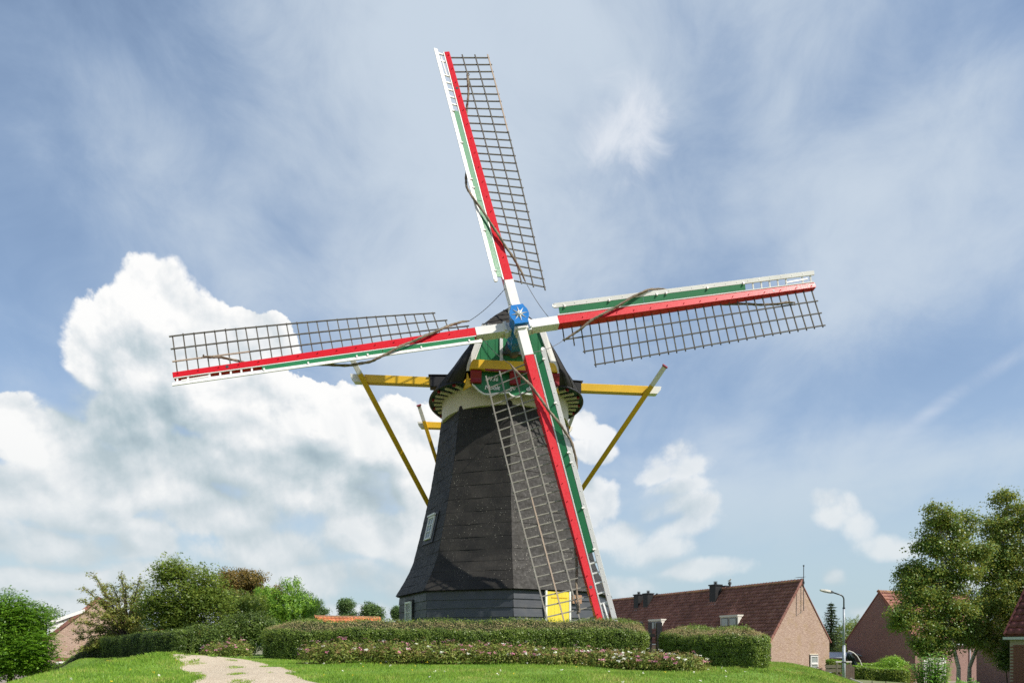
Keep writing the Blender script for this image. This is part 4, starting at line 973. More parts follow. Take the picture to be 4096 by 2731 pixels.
# tv aerial strapped to the gable
ae = MB().tube([q1(3.12, -0.16, EYE + 2.6), q1(3.12, -0.16, EYE + 5.9)], 0.028, 8).build('aerial_mast', M['darksteel'], h1)
MB().tube([q1(3.12, -0.16, EYE + 5.06), q1(2.2, -0.3, EYE + 4.98)], 0.018, 6).build('aerial_boom', M['darksteel'], ae)
for i in range(9): MB().tube([q1(2.25 + i * 0.09, -0.48, EYE + 4.99 + i * 0.008), q1(2.25 + i * 0.09, -0.12, EYE + 4.99 + i * 0.008)], 0.008, 4).build('aerial_rod', M['darksteel'], ae)
MB().tube([q1(3.12, -0.16, EYE + 5.85), q1(3.12, -0.16, EYE + 5.95)], 0.06, 8).build('aerial_head', M['darksteel'], ae); MB().tube([q1(3.12, -0.16, EYE + 4.55), q1(3.12, -0.16, EYE + 4.75)], 0.07, 8).build('aerial_bracket', M['darksteel'], ae)
MB().tube([q1(2.55, -0.03, EYE + 3.9), q1(2.52, -0.03, EYE + 2.2), q1(3.1, -0.06, EYE + 2.6)], 0.014, 6).build('cable', M['darksteel'], ae)
# gable window
wc = (q1(4.35, -0.02, -0.10), GD, ZX, -RD)
box_obj('window_reveal', M['black'], h1, wc[0], GD * 0.44, RD * 0.03, ZX * 1.02)
w_ = window(wc[0], GD, ZX, -RD, 0.80, 1.96, 1, 1, M['curtain'], 0.08, parent=h1, proud=0.03)
box_obj('transom', M['white'], w_, wc[0] + ZX * 0.40 - RD * 0.06, GD * 0.32, ZX * 0.07, RD * 0.03)
box_obj('lintel', M['cream'], h1, q1(4.35, -0.01, 0.98), GD * 0.46, RD * 0.03, ZX * 0.04)
box_obj('sign_plate', M['red'], h1, q1(-0.02, 0.5, 0.35), GD * 0.02, RD * 0.14, ZX * 0.12)
# pigeon on the vent
def bird(p):
    t = thing('bird', 'small grey bird perched on the vent pipe of the brown tiled roof', 'bird', p)
    b = MB(); rows_ = []
    for u_, r_, dz in ((-0.22, 0.012, 0.06), (-0.14, 0.03, 0.075), (-0.06, 0.062, 0.09), (0.03, 0.075, 0.11), (0.09, 0.055, 0.15), (0.12, 0.042, 0.19), (0.155, 0.036, 0.21), (0.185, 0.012, 0.205), (0.215, 0.003, 0.20)):
        rows_.append([p + RD * u_ * -1 + ZX * dz + GD * r_ * math.cos(a) + ZX * r_ * math.sin(a) for a in [2 * math.pi * k / 10 for k in range(10)]])
    b.sweep(rows_).build('body', M['offwhite'], t, smooth=True)
    for s in (-1, 1):
        MB().prism([p + RD * -0.07 + ZX * 0.14 + GD * s * 0.066, p + RD * 0.10 + ZX * 0.10 + GD * s * 0.05, p + RD * 0.24 + ZX * 0.055 + GD * s * 0.015, p + RD * 0.02 + ZX * 0.06 + GD * s * 0.07], GD * s * 0.012).build('wing', M['steel'], t)
        MB().tube([p + GD * s * 0.02 + ZX * 0.0, p + GD * s * 0.025 + ZX * 0.06], 0.006, 5).build('leg', M['orange'], t)
bird(q1(3.1, 7.3, EYE + 5.36))

# house behind the birches: shaded gable to the left
h2, r2, q2 = house('gabled_house', 'brown brick house with red lichened roof, its shaded gable behind the street lamp', (31.12, 52.7), RD, GD, 6.0, 12.0, EYE + 0.45, EYE + 4.33, -1.3, M['brick2'], M['tile2'], n_obj=150, back_tiles=False)
for b0 in (0.95, 2.45):
    d = box_obj('garage_door', M['white'], h2, q2(-0.02, b0 + 0.65, -0.30), RD * 0.03, GD * 0.65, ZX * 0.95)
    for i in range(5): box_obj('door_panel', M['white'], d, q2(-0.06, b0 + 0.65, -1.03 + i * 0.365), RD * 0.012, GD * 0.63, ZX * 0.172)
MB().tube([q2(-0.08, 6.9, -1.3), q2(-0.08, 6.9, EYE + 0.4)], 0.05, 8).build('downpipe', M['zinc'], h2)
# next house, partly hidden by the birches
h4, r4, q4 = house('brick_house', 'brown brick gable end between the birches and the near house at the right edge', (34.03, 40.44), RD, GD, 6.2, 9.0, EYE + 0.45, EYE + 4.2, -1.3, M['brick2'], M['tile2'], back_tiles=False)
# near house at the right edge of the view
h3, r3, q3 = house('corner_house', 'brick house with wine-red tiles and zinc gutter at the right edge', (19.72, 27.0), GD, -RD, 6.0, 9.0, EYE + 0.62, EYE + 4.4, -1.0, M['brick2'], M['tile3'], n_obj=150, back_tiles=False)
box_obj('mortar_bed', M['mortar'], h3, q3(-0.004, 1.40, 0.55), GD * 0.012, RD * 1.42, ZX * 1.54)
bm_ = bpy.data.meshes.new('brick'); tb_ = MB().box((0, 0, 0), RD * 0.105, GD * 0.022, ZX * 0.0265); bm_.from_pydata(tb_.v, [], tb_.f); bm_.materials.append(M['brickbody'])
rb = random.Random(3); nbk = 0
for row in range(48):
    z = -0.95 + row * 0.0625
    for c in range(-1, 12):
        b = 0.11 + c * 0.2195 + (0.11 if row % 2 else 0)
        if b < 0.10 or b > 2.7 or (b > 0.62 and b < 1.9 and z < 1.08): continue
        if nbk >= 300: break
        o = bpy.data.objects.new('brick', bm_); o.location = q3(-0.012 + rb.uniform(-0.003, 0.003), b, z) - ORG[h3.name]; attach(o, h3); nbk += 1
wp = q3(-0.03, 1.27, 0.10)
w3 = window(wp, -RD, ZX, -GD, 1.24, 1.96, 2, 1, M['curtain'], 0.09, parent=h3, proud=0.02)
# house on the left, behind the cherry
h5, r5, q5 = house('cottage', 'brick gable house with white dormer behind the cherry tree on the left', (-30.6, 45.0), GD, RD, 5.6, 9.0, EYE + 0.46, EYE + 3.05, -0.6, M['brick'], M['tile'], back_tiles=False)
dm = MB().prism([q5(0.08, 0.02, EYE + 0.5), q5(0.08, 0.02, EYE + 1.36), q5(2.0, 0.02, EYE + 2.2), q5(1.78, 0.02, EYE + 2.05)], RD * 3.2).build('dormer', M['white'], h5)
MB().prism([q5(-0.18, -0.14, EYE + 1.28), q5(-0.18, -0.14, EYE + 1.50), q5(2.1, -0.14, EYE + 2.50), q5(2.1, -0.14, EYE + 2.28)], RD * 3.5).build('dormer_roof', M['white'], dm)
box_obj('downpipe', M['zinc'], h5, q5(0.02, -0.05, EYE + 0.9), GD * 0.04, RD * 0.04, ZX * 0.42)
wq = q5(0.95, -0.02, -0.05); w5 = window(wq, GD, ZX, -RD, 0.95, 1.25, 1, 1, M['glass'], 0.11, parent=h5, proud=0.03)
for i in range(12): box_obj('soldier_brick', M['brickbody'], h5, q5(0.95 - 0.47 + i * 0.085, -0.008, 0.72), GD * 0.037, RD * 0.02, ZX * 0.105)
# orange roofed cottage far behind the hedge, with its brick chimney
h6, r6, q6 = house('farm_cottage', 'low house with orange pantile roof showing above the hedge left of the mill', (-13.9, 50.2), RD, GD, 5.6, 5.0, EYE - 0.1, EYE + 2.20, -0.5, M['brick'], M['tileo'], back_tiles=False)
h7, r7, q7 = house('outbuilding', 'small orange tiled wing with a brick chimney beside the tower base', (-8.9, 54.0), GD, RD, 2.8, 5.0, EYE + 0.8, EYE + 2.12, -0.5, M['brick'], M['tileo'], back_tiles=False)
box_obj('chimney', M['brick2'], r7, q7(0.9, 1.4, EYE + 2.6), GD * 0.30, RD * 0.30, ZX * 0.72); box_obj('chimney_cap', M['brick2'], r7, q7(0.9, 1.4, EYE + 3.28), GD * 0.34, RD * 0.34, ZX * 0.07)
# tiny red roof far left
h8, r8, q8 = house('far_cottage', 'distant orange roof with a white chimney seen over the sloping hedge', (-38.0, 72.0), RD, GD, 6.0, 5.6, EYE + 0.2, EYE + 1.75, -0.4, M['brick'], M['tileo'], back_tiles=False)
box_obj('chimney', M['white'], r8, q8(2.8, 5.2, EYE + 2.0), GD * 0.2, RD * 0.2, ZX * 0.45)
# garden shed between the right-hand houses
sh = thing('garden_shed', 'wooden garden shed with grey felt roof behind the parasol', 'shed', (27.2, 56.0, -0.6))
sq = lambda a, b, z: Vector((27.2, 56.0, 0)) + GD * a + RD * b + ZX * z
MB().prism([sq(0, 0, -0.6), sq(2.9, 0, -0.6), sq(2.9, 0, 0.55), sq(1.0, 0, 1.02), sq(0, 0, 0.7)], RD * 3).build('wall', M['fencewood'], sh)
MB().prism([sq(0.95, -0.15, 1.0), sq(3.1, -0.15, 0.48), sq(3.1, -0.15, 0.56), sq(0.95, -0.15, 1.1)], RD * 3.3).build('roof', M['steel'], sh)
MB().prism([sq(1.05, -0.15, 1.0), sq(-0.3, -0.15, 0.56), sq(-0.3, -0.15, 0.64), sq(1.05, -0.15, 1.1)], RD * 3.3).build('roof', M['steel'], sh)
for i in range(9): MB().box(sq(0.16 + i * 0.32, -0.015, 0.0 if i else -0.05), GD * 0.153, RD * 0.012, ZX * 0.58).build('plank', M['fencewood'], sh)

# ---------------------------------------------------------------- street things
LX, LY = 17.50, 36.0
lamp = thing('street_lamp', 'tall grey street lamp with a flat lantern on a curved arm', 'street lamp', (LX, LY, float(gz(LX, LY))))
lp0 = Vector((LX, LY, 0)); zb = float(gz(LX, LY)) - 0.1
MB().tube([lp0 + ZX * zb, lp0 + ZX * (EYE + 0.0)], [0.085, 0.08], 14).build('lower_pole', M['steel'], lamp, smooth=True)
MB().tube([lp0 + ZX * (EYE - 0.02), lp0 + ZX * (EYE + 0.04)], [0.088, 0.062], 14).build('collar', M['steel'], lamp)
MB().tube([lp0 + ZX * (EYE + 0.02), lp0 + ZX * (EYE + 1.98)], [0.058, 0.052], 12).build('upper_pole', M['steel'], lamp, smooth=True)
MB().tube([lp0 + ZX * (EYE + 1.96), lp0 + ZX * (EYE + 2.03)], 0.066, 12).build('collar', M['darksteel'], lamp)
arm = [lp0 + ZX * (EYE + 1.98), lp0 + ZX * (EYE + 2.45)] + [lp0 + Vector((-0.28 + 0.28 * math.cos(a), 0, EYE + 2.45 + 0.26 * math.sin(a))) for a in np.linspace(0.2, 1.2, 6)] + [lp0 + Vector((-0.58, 0, EYE + 2.82))]
MB().tube(arm, 0.036, 10).build('curved_arm', M['darksteel'], lamp, smooth=True)
hd0 = lp0 + Vector((-0.56, 0, EYE + 2.81)); hx = Vector((-0.955, 0.02, 0.20)).normalized(); hz = Vector((0.20, 0, 0.955)).normalized(); hy = Vector((0, 1, 0))
MB().sweep([[hd0 + hx * s + hy * w * cy_ + hz * (zt if cz > 0 else -zb_) for cy_, cz in ((-1, -1), (1, -1), (0.8, 1), (-0.8, 1))] for s, w, zt, zb_ in ((0, 0.05, 0.05, 0.04), (0.10, 0.085, 0.07, 0.06), (0.17, 0.09, 0.075, 0.07))]).build('lantern_neck', M['darksteel'], lamp, bevel=0.006)
MB().sweep([[hd0 + hx * s + hy * w * cy_ + hz * (zt if cz > 0 else -zb_) for cy_, cz in ((-1, -1), (1, -1), (0.8, 1), (-0.8, 1))] for s, w, zt, zb_ in ((0.171, 0.10, 0.08, 0.03), (0.45, 0.12, 0.075, 0.03), (0.70, 0.07, 0.035, 0.03))]).build('lantern', M['offwhite'], lamp, bevel=0.008)
MB().sweep([[hd0 + hx * s + hy * w * cy_ + hz * (-0.031 if cz > 0 else -zb_) for cy_, cz in ((-0.9, -1), (0.9, -1), (1, 1), (-1, 1))] for s, w, zb_ in ((0.18, 0.09, 0.075), (0.45, 0.11, 0.07), (0.67, 0.06, 0.05))]).build('lens', M['skyglass'], lamp)
box_obj('band', M['darksteel'], lamp, lp0 + ZX * 0.75, Vector((0.09, 0, 0)), Vector((0, 0.09, 0)), ZX * 0.03)
# plank gate and old bench by the lamp
def on(u, D): return (u - 2048) / 2731 * D
fx, fy = on(3378, 40.0), 40.0; fzb = float(gz(fx, fy))
fg_ = thing('wooden_gate', 'weathered brown plank gate with a curved top behind the street lamp', 'gate', (fx, fy, fzb - 0.3))
for i in range(5):
    t = -1 + (i + 0.5) * 0.4; hh = 1.02 - 0.16 * t * t - (0.05 if i == 4 else 0)
    MB().box(Vector((fx + 0.02 + i * 0.125, fy, fzb - 0.3 + hh / 2 + 0.1)), Vector((0.06, 0.0, 0)), Vector((0, 0.012 + 0.002 * i, 0)), ZX * (hh / 2 + 0.1)).build('plank', M['fencewood'], fg_)
for s in (0, 1): MB().box(Vector((fx - 0.28 + s * 0.80, fy + 0.35, fzb + 0.42)), Vector((0.04, 0, 0)), Vector((0, 0.04, 0)), ZX * 0.62).build('post', M['oldplank'], fg_)
MB().box(Vector((fx + 0.12, fy + 0.35, fzb + 1.06)), Vector((0.46, 0, 0)), Vector((0, 0.05, 0)), ZX * 0.035).build('top_rail', M['offwhite'], fg_)
bx_, by_ = on(3335, 44.0), 44.0
bn = thing('garden_bench', 'mossy plank bench against the corner of the brick gable', 'bench', (bx_, by_, -0.65))
for z, d_ in ((0.28, 0.10), (0.02, 0.10), (-0.42, 0.16)): MB().box(Vector((bx_ - 0.02, by_, z)), Vector((0.50, 0, 0)), Vector((0, 0.03 if z > -0.3 else 0.2, 0)), ZX * d_).build('plank', M['oldplank'], bn)
for s in (-0.34, 0.34): MB().box(Vector((bx_ + s, by_ + 0.08, -0.16)), Vector((0.04, 0, 0)), Vector((0, 0.04, 0)), ZX * 0.50).build('leg', M['oldplank'], bn)
MB().tube([Vector((on(3318, 44.5), 44.5, 0.30 - 0.55 + 0.1)), Vector((on(3349, 44.5), 44.5, 0.02))], 0.03, 8).build('rail', M['steel'], bn)
hr = thing('handrail', 'pale handrail sloping down from the plank gate', 'handrail', (on(3430, 38.0), 38.0, -0.75))
MB().tube([Vector((on(3402, 38.5), 38.5, -0.23)), Vector((on(3462, 36.5), 36.5, -0.45))], 0.03, 8).build('rail', M['offwhite'], hr)
for u_, D_ in ((3489, 37.0), (3544, 37.0)): MB().tube([Vector((on(u_, D_), D_, -0.95)), Vector((on(u_, D_), D_, -0.31))], 0.035, 8).build('post', M['oldplank'], hr)
# folded cantilever parasol
pxx, pyy = on(3425, 43.0), 43.0
pa = thing('parasol', 'folded dark green cantilever parasol hanging from a curved pale arm', 'parasol', (pxx, pyy, float(gz(pxx, pyy))))
P_ = lambda u_, v_: Vector((on(u_, 43.0), 43.0, EYE + (2582 - v_) / 2731 * 43.0))
arc = [P_(3452, 2712), P_(3452, 2690), P_(3449, 2665), P_(3441, 2643), P_(3429, 2623), P_(3414, 2609), P_(3400, 2603), P_(3395, 2602), P_(3391, 2607)]
MB().tube(arc, 0.035, 8).build('curved_arm', M['offwhite'], pa, smooth=True)
top, bot = P_(3394, 2610), P_(3430, 2692); ax = (bot - top).normalized(); sx = Vector((1, 0, 0)); sy = Vector((0, 1, 0)); rows_ = []
for t, r_ in ((0.0, 0.06), (0.12, 0.16), (0.28, 0.26), (0.285, 0.19), (0.55, 0.25), (0.8, 0.27), (0.95, 0.31), (1.0, 0.27)):
    c = top.lerp(bot, t); rows_.append([c + (sx * math.cos(a) + sy * math.sin(a)) * r_ * (1 + 0.22 * math.cos(8 * a)) * 0.85 for a in [2 * math.pi * k / 32 for k in range(32)]])
MB().sweep(rows_).build('canopy', M['darkcloth'], pa, smooth=True); MB().tube([top - ax * 0.1, bot + ax * 0.05], 0.025, 8).build('mast', M['steel'], pa)
MB().tube([P_(3433, 2690), P_(3440, 2668)], 0.03, 8).build('strut', M['steel'], pa)
MB().box(Vector((pxx + 0.35, pyy, float(gz(pxx, pyy)) + 0.05)), sx * 0.4, sy * 0.4, ZX * 0.06).build('base_plate', M['darksteel'], pa)
# black picket gate in the gap of the hedge
gx, gy = 4.02, 19.2; gg = thing('picket_gate', 'black picket gate with pointed posts in the gap of the hedge', 'gate', (gx, gy, float(gz(gx, gy))))
def pick(x, y, w, zt, nm):
    zb_ = float(gz(x, y)) - 0.05
    MB().sweep([[Vector((x - w * k, y - w * k * (1 if nm == 'post' else 0.25), z)), Vector((x + w * k, y - w * k * (1 if nm == 'post' else 0.25), z)), Vector((x + w * k, y + w * k * (1 if nm == 'post' else 0.25), z)), Vector((x - w * k, y + w * k * (1 if nm == 'post' else 0.25), z))] for z, k in ((zb_, 1), (zt - w * 0.75, 1), (zt - w * 0.74, 1.04), (zt, 0.05))]).build(nm, M['black'], gg)
pick(gx + 0.08, gy - 0.15, 0.075, EYE + 0.70, 'post')
for i, (u_, v_) in enumerate(((2600, 2482), (2566, 2482), (2540, 2480), (2515, 2483))): pick((u_ - 2048) / 2731 * 19.4, 19.4 + 0.05 * i, 0.055, EYE + (2582 - v_) / 2731 * 19.4, 'picket')
MB().bar(Vector((3.2, 19.45, EYE + 0.3)), Vector((4.05, 19.35, EYE + 0.3)), ZX, 0.09, 0.03).build('rail', M['black'], gg)

# parked cars half hidden under the tree at the left edge
def car(x, y, rz, mat, label):
    t = thing('parked_car', label, 'car', (x, y, float(gz(x, y)) + 0.03), 'cars parked along the road on the left'); c, s = math.cos(rz), math.sin(rz); z0 = float(gz(x, y)) + 0.03
    T = lambda a, b, z: Vector((x + a * c - b * s, y + a * s + b * c, z0 + z))
    prof_ = [(-2.1, 0.25), (-2.15, 0.55), (-2.05, 0.85), (-1.75, 0.98), (1.0, 0.98), (1.9, 0.80), (2.1, 0.55), (2.05, 0.25)]
    MB().sweep([[T(a, b * k, z) for a, z in prof_] for b, k in ((-0.84, 1), (-0.80, 1), (0.80, 1), (0.84, 1))]).build('body', mat, t, bevel=0.03)
    cab = [(-1.85, 0.97), (-1.45, 1.42), (0.15, 1.45), (1.0, 0.97)]
    MB().sweep([[T(a, b * (1.0 if z < 1.2 else 0.85), z) for a, z in cab] for b in (-0.78, 0.78)]).build('cabin', mat, t, bevel=0.03)
    for b in (-0.80, 0.80): MB().prism([T(-1.6, b * 0.99, 1.03), T(-1.38, b * 0.90, 1.36), T(0.1, b * 0.90, 1.38), T(0.75, b * 0.99, 1.03)], T(0, b * 0.02, 0) - T(0, 0, 0)).build('side_window', M['glass'], t)
    MB().prism([T(-1.88, -0.62, 1.02), T(-1.88, 0.62, 1.02), T(-1.53, 0.58, 1.38), T(-1.53, -0.58, 1.38)], T(-0.02, 0, 0.01) - T(0, 0, 0)).build('rear_window', M['glass'], t)
    for a in (-1.3, 1.3):
        for b in (-0.78, 0.78):
            w = MB().tube([T(a, b - 0.1, 0.31), T(a, b + 0.1, 0.31)], 0.31, 20).build('wheel', M['black'], t); MB().tube([T(a, b - 0.105, 0.31), T(a, b + 0.105, 0.31)], 0.19, 14).build('rim', M['steel'], w)
    for b in (-0.66, 0.66): box_obj('tail_lamp', M['red'], t, T(-2.12, b, 0.72), T(0.03, 0, 0) - T(0, 0, 0), T(0, 0.10, 0) - T(0, 0, 0), ZX * 0.09)
    for b in (-0.62, 0.62): box_obj('headlight', M['skyglass'], t, T(2.0, b, 0.66), T(0.05, 0, 0) - T(0, 0, 0), T(0, 0.14, 0) - T(0, 0, 0), ZX * 0.06)
    box_obj('number_plate', M['lemon'], t, T(-2.15, 0, 0.60), T(0.012, 0, 0) - T(0, 0, 0), T(0, 0.24, 0) - T(0, 0, 0), ZX * 0.05)
car(-36.4, 49.3, 1.75, M['darksteel'], 'dark grey car parked under the bright green tree, nearer of the two')
car(-40.2, 57.0, 1.75, M['black'], 'black car parked farther along the road under the bright green tree')
pl = thing('sign_post', 'thin grey post beside the road at the left edge', 'post', (on(126, 36.0), 36.0, float(gz(on(126, 36.0), 36.0))))
MB().tube([Vector((on(126, 36.0), 36.0, -0.5)), Vector((on(126, 36.0), 36.0, 0.75))], 0.045, 10).build('pole', M['steel'], pl); MB().tube([Vector((on(126, 36.0), 36.0, 0.74)), Vector((on(126, 36.0), 36.0, 0.78))], 0.05, 10).build('cap', M['darksteel'], pl)

# ---------------------------------------------------------------- vegetation
R_ = np.random.default_rng(11)
def unit(v): return v / np.maximum(np.linalg.norm(v, axis=-1, keepdims=True), 1e-9)
def leaves(P, N, size, aspect=0.55, D=None, fold=0.18, jit=0.35):
    """leaf blades: P base points, N facing, D pointing direction; returns quads"""
    n = len(P); size = np.asarray(size) * np.exp(R_.normal(0, 0.22, n)) if np.ndim(size) == 0 else size
    N = unit(N + R_.normal(0, jit, (n, 3))); D = R_.normal(0, 1, (n, 3)) if D is None else D + R_.normal(0, jit, (n, 3))
    D = unit(D - N * (D * N).sum(1, keepdims=True)); S = np.cross(N, D); s = np.asarray(size)[:, None]
    a = P; t = P + D * s; mid = P + D * s * 0.45 - N * s * fold * 0.5
    l = mid + S * s * aspect * 0.5 + N * s * fold; r = mid - S * s * aspect * 0.5 + N * s * fold
    V = np.stack([a, r, t, l], 1).reshape(-1, 3); F = np.arange(4 * n).reshape(-1, 4); return V, F
def join(parts):
    V = np.concatenate([p[0] for p in parts]); off = np.cumsum([0] + [len(p[0]) for p in parts[:-1]]); F = np.concatenate([p[1] + o for p, o in zip(parts, off)]); return V, F
def sph(n): return unit(R_.normal(0, 1, (n, 3)))
def clump_leaves(cl, n, size, aspect=0.55, twig=0.30, per=14, shell=0.55, up=0.35, droop=0.0, sub=0):
    """twigs spread through lumpy ellipsoids, each carrying a tuft of leaves"""
    cl = np.array(cl, float)
    if sub:                                                       # break each mass into smaller tufts with gaps between
        k = sub; m = len(cl); o_ = sph(m * k) * (R_.random((m * k, 1)) ** 0.4) * 0.92; b_ = np.repeat(cl, k, 0); b_[:, :3] += o_ * b_[:, 3:6]; b_[:, 3:6] *= R_.uniform(0.16, 0.46, (m * k, 1)) * np.array([1.15, 1.15, 0.8]); cl = b_
    vol = (cl[:, 3] * cl[:, 4] * cl[:, 5]) ** 0.75; vol /= vol.sum()
    nt_ = max(1, n // per); idx = R_.choice(len(cl), nt_, p=vol); c = cl[idx]
    d = sph(nt_); rad_ = (shell + (1 - shell) * R_.random(nt_)) ** 0.8 * (1 + 0.22 * np.sin(d[:, 0] * 5 + idx) * np.cos(d[:, 2] * 6 + idx * 2)) * (0.9 + 0.25 * R_.random(nt_))
    tip = c[:, :3] + d * c[:, 3:6] * rad_[:, None]
    P = np.repeat(tip, per, 0); dd = np.repeat(d, per, 0)
    off = np.clip(R_.normal(0, 1, P.shape), -1.8, 1.8) * twig * np.array([1, 1, 0.7]); P = P + off
    N = dd * 0.6 + np.array([0, 0, up]) + R_.normal(0, 0.3, P.shape); D = off * 0.8 + dd * twig + np.array([0, 0, -droop])
    return leaves(P, N, size, aspect, D), tip
def tube_np(mb, pts, r0, r1, n=6):
    k = len(pts); mb.tube(pts, [r0 + (r1 - r0) * i / (k - 1) for i in range(k)], n)
def limbs(mb, root, tips, n, r0, seed):
    """branches from the trunk top to a sample of twig tips"""
    rr = random.Random(seed)
    for t in tips[R_.choice(len(tips), min(n, len(tips)), replace=False)]:
        t = Vector(t); a = root.lerp(Vector((root.x, root.y, t.z)), 0.45 * rr.random()); m = a.lerp(t, 0.5) + Vector((rr.uniform(-.12, .12), rr.uniform(-.12, .12), 0.12)) * (t - a).length * 0.5
        tube_np(mb, [a, a.lerp(m, 0.5) + ZX * 0.03, m, m.lerp(t, 0.6), t], r0, r0 * 0.15, 5)
def tree(name, label, base, cl, n, size, mat, trunk_r=0.12, trunk_top=None, cat='tree', group=None, barkm='bark', nlimb=18, limb_r=0.035, **kw):
    bx, by = base; bz = float(gz(bx, by)); t = thing(name, label, cat, (bx, by, bz), group)
    lv, tips = clump_leaves(cl, n, size, **kw)
    np_obj('crown', lv[0], lv[1], mat, t)
    cl_ = np.array(cl); top = Vector((*cl_[:, :2].mean(0), trunk_top if trunk_top else float(cl_[:, 2].mean())))
    mb = MB(); b0 = Vector((bx, by, bz - 0.1)); tube_np(mb, [b0, b0.lerp(top, 0.35) + Vector((0.04, 0.0, 0)), b0.lerp(top, 0.7), top], trunk_r, trunk_r * 0.45, 8)
    limbs(mb, top.lerp(b0, 0.25), tips, nlimb, limb_r, len(name) + n)
    mb.build('trunk', M[barkm], t, smooth=True, uv=False); return t
def cl(D, *items):
    """crown lumps sighted as (u, v, half width, half height) at distance D, given real depth"""
    out = []
    for it in items:
        u, v, ru, rv = it[:4]; dd = it[4] if len(it) > 4 else 0.0; k = (D + dd) / 2731
        out.append(((u - 2048) * k, D + dd, EYE + (2582 - v) * k, ru * k, (ru + rv) * 0.5 * k, rv * k))
    return out
def sprigs(tips, dirs, n_leaf, length, leaf, droop=0.25):
    """pinnate leaves: paired leaflets along a drooping stalk"""
    n = len(tips); dirs = unit(dirs); up = np.array([0, 0, 1.0]); S = unit(np.cross(dirs, up)); parts = []
    L = length * np.exp(R_.normal(0, 0.2, n))[:, None]
    for k in range(n_leaf):
        t = (k + 1.0) / n_leaf; p = tips + dirs * L * t - up * L * droop * t * t
        for s in (-1, 1):
            dd = dirs * 0.55 + S * s - up * 0.15; parts.append(leaves(p, np.tile(up, (n, 1)) + dirs * 0.2, leaf, 0.42, dd, 0.12, 0.18))
    return join(parts)

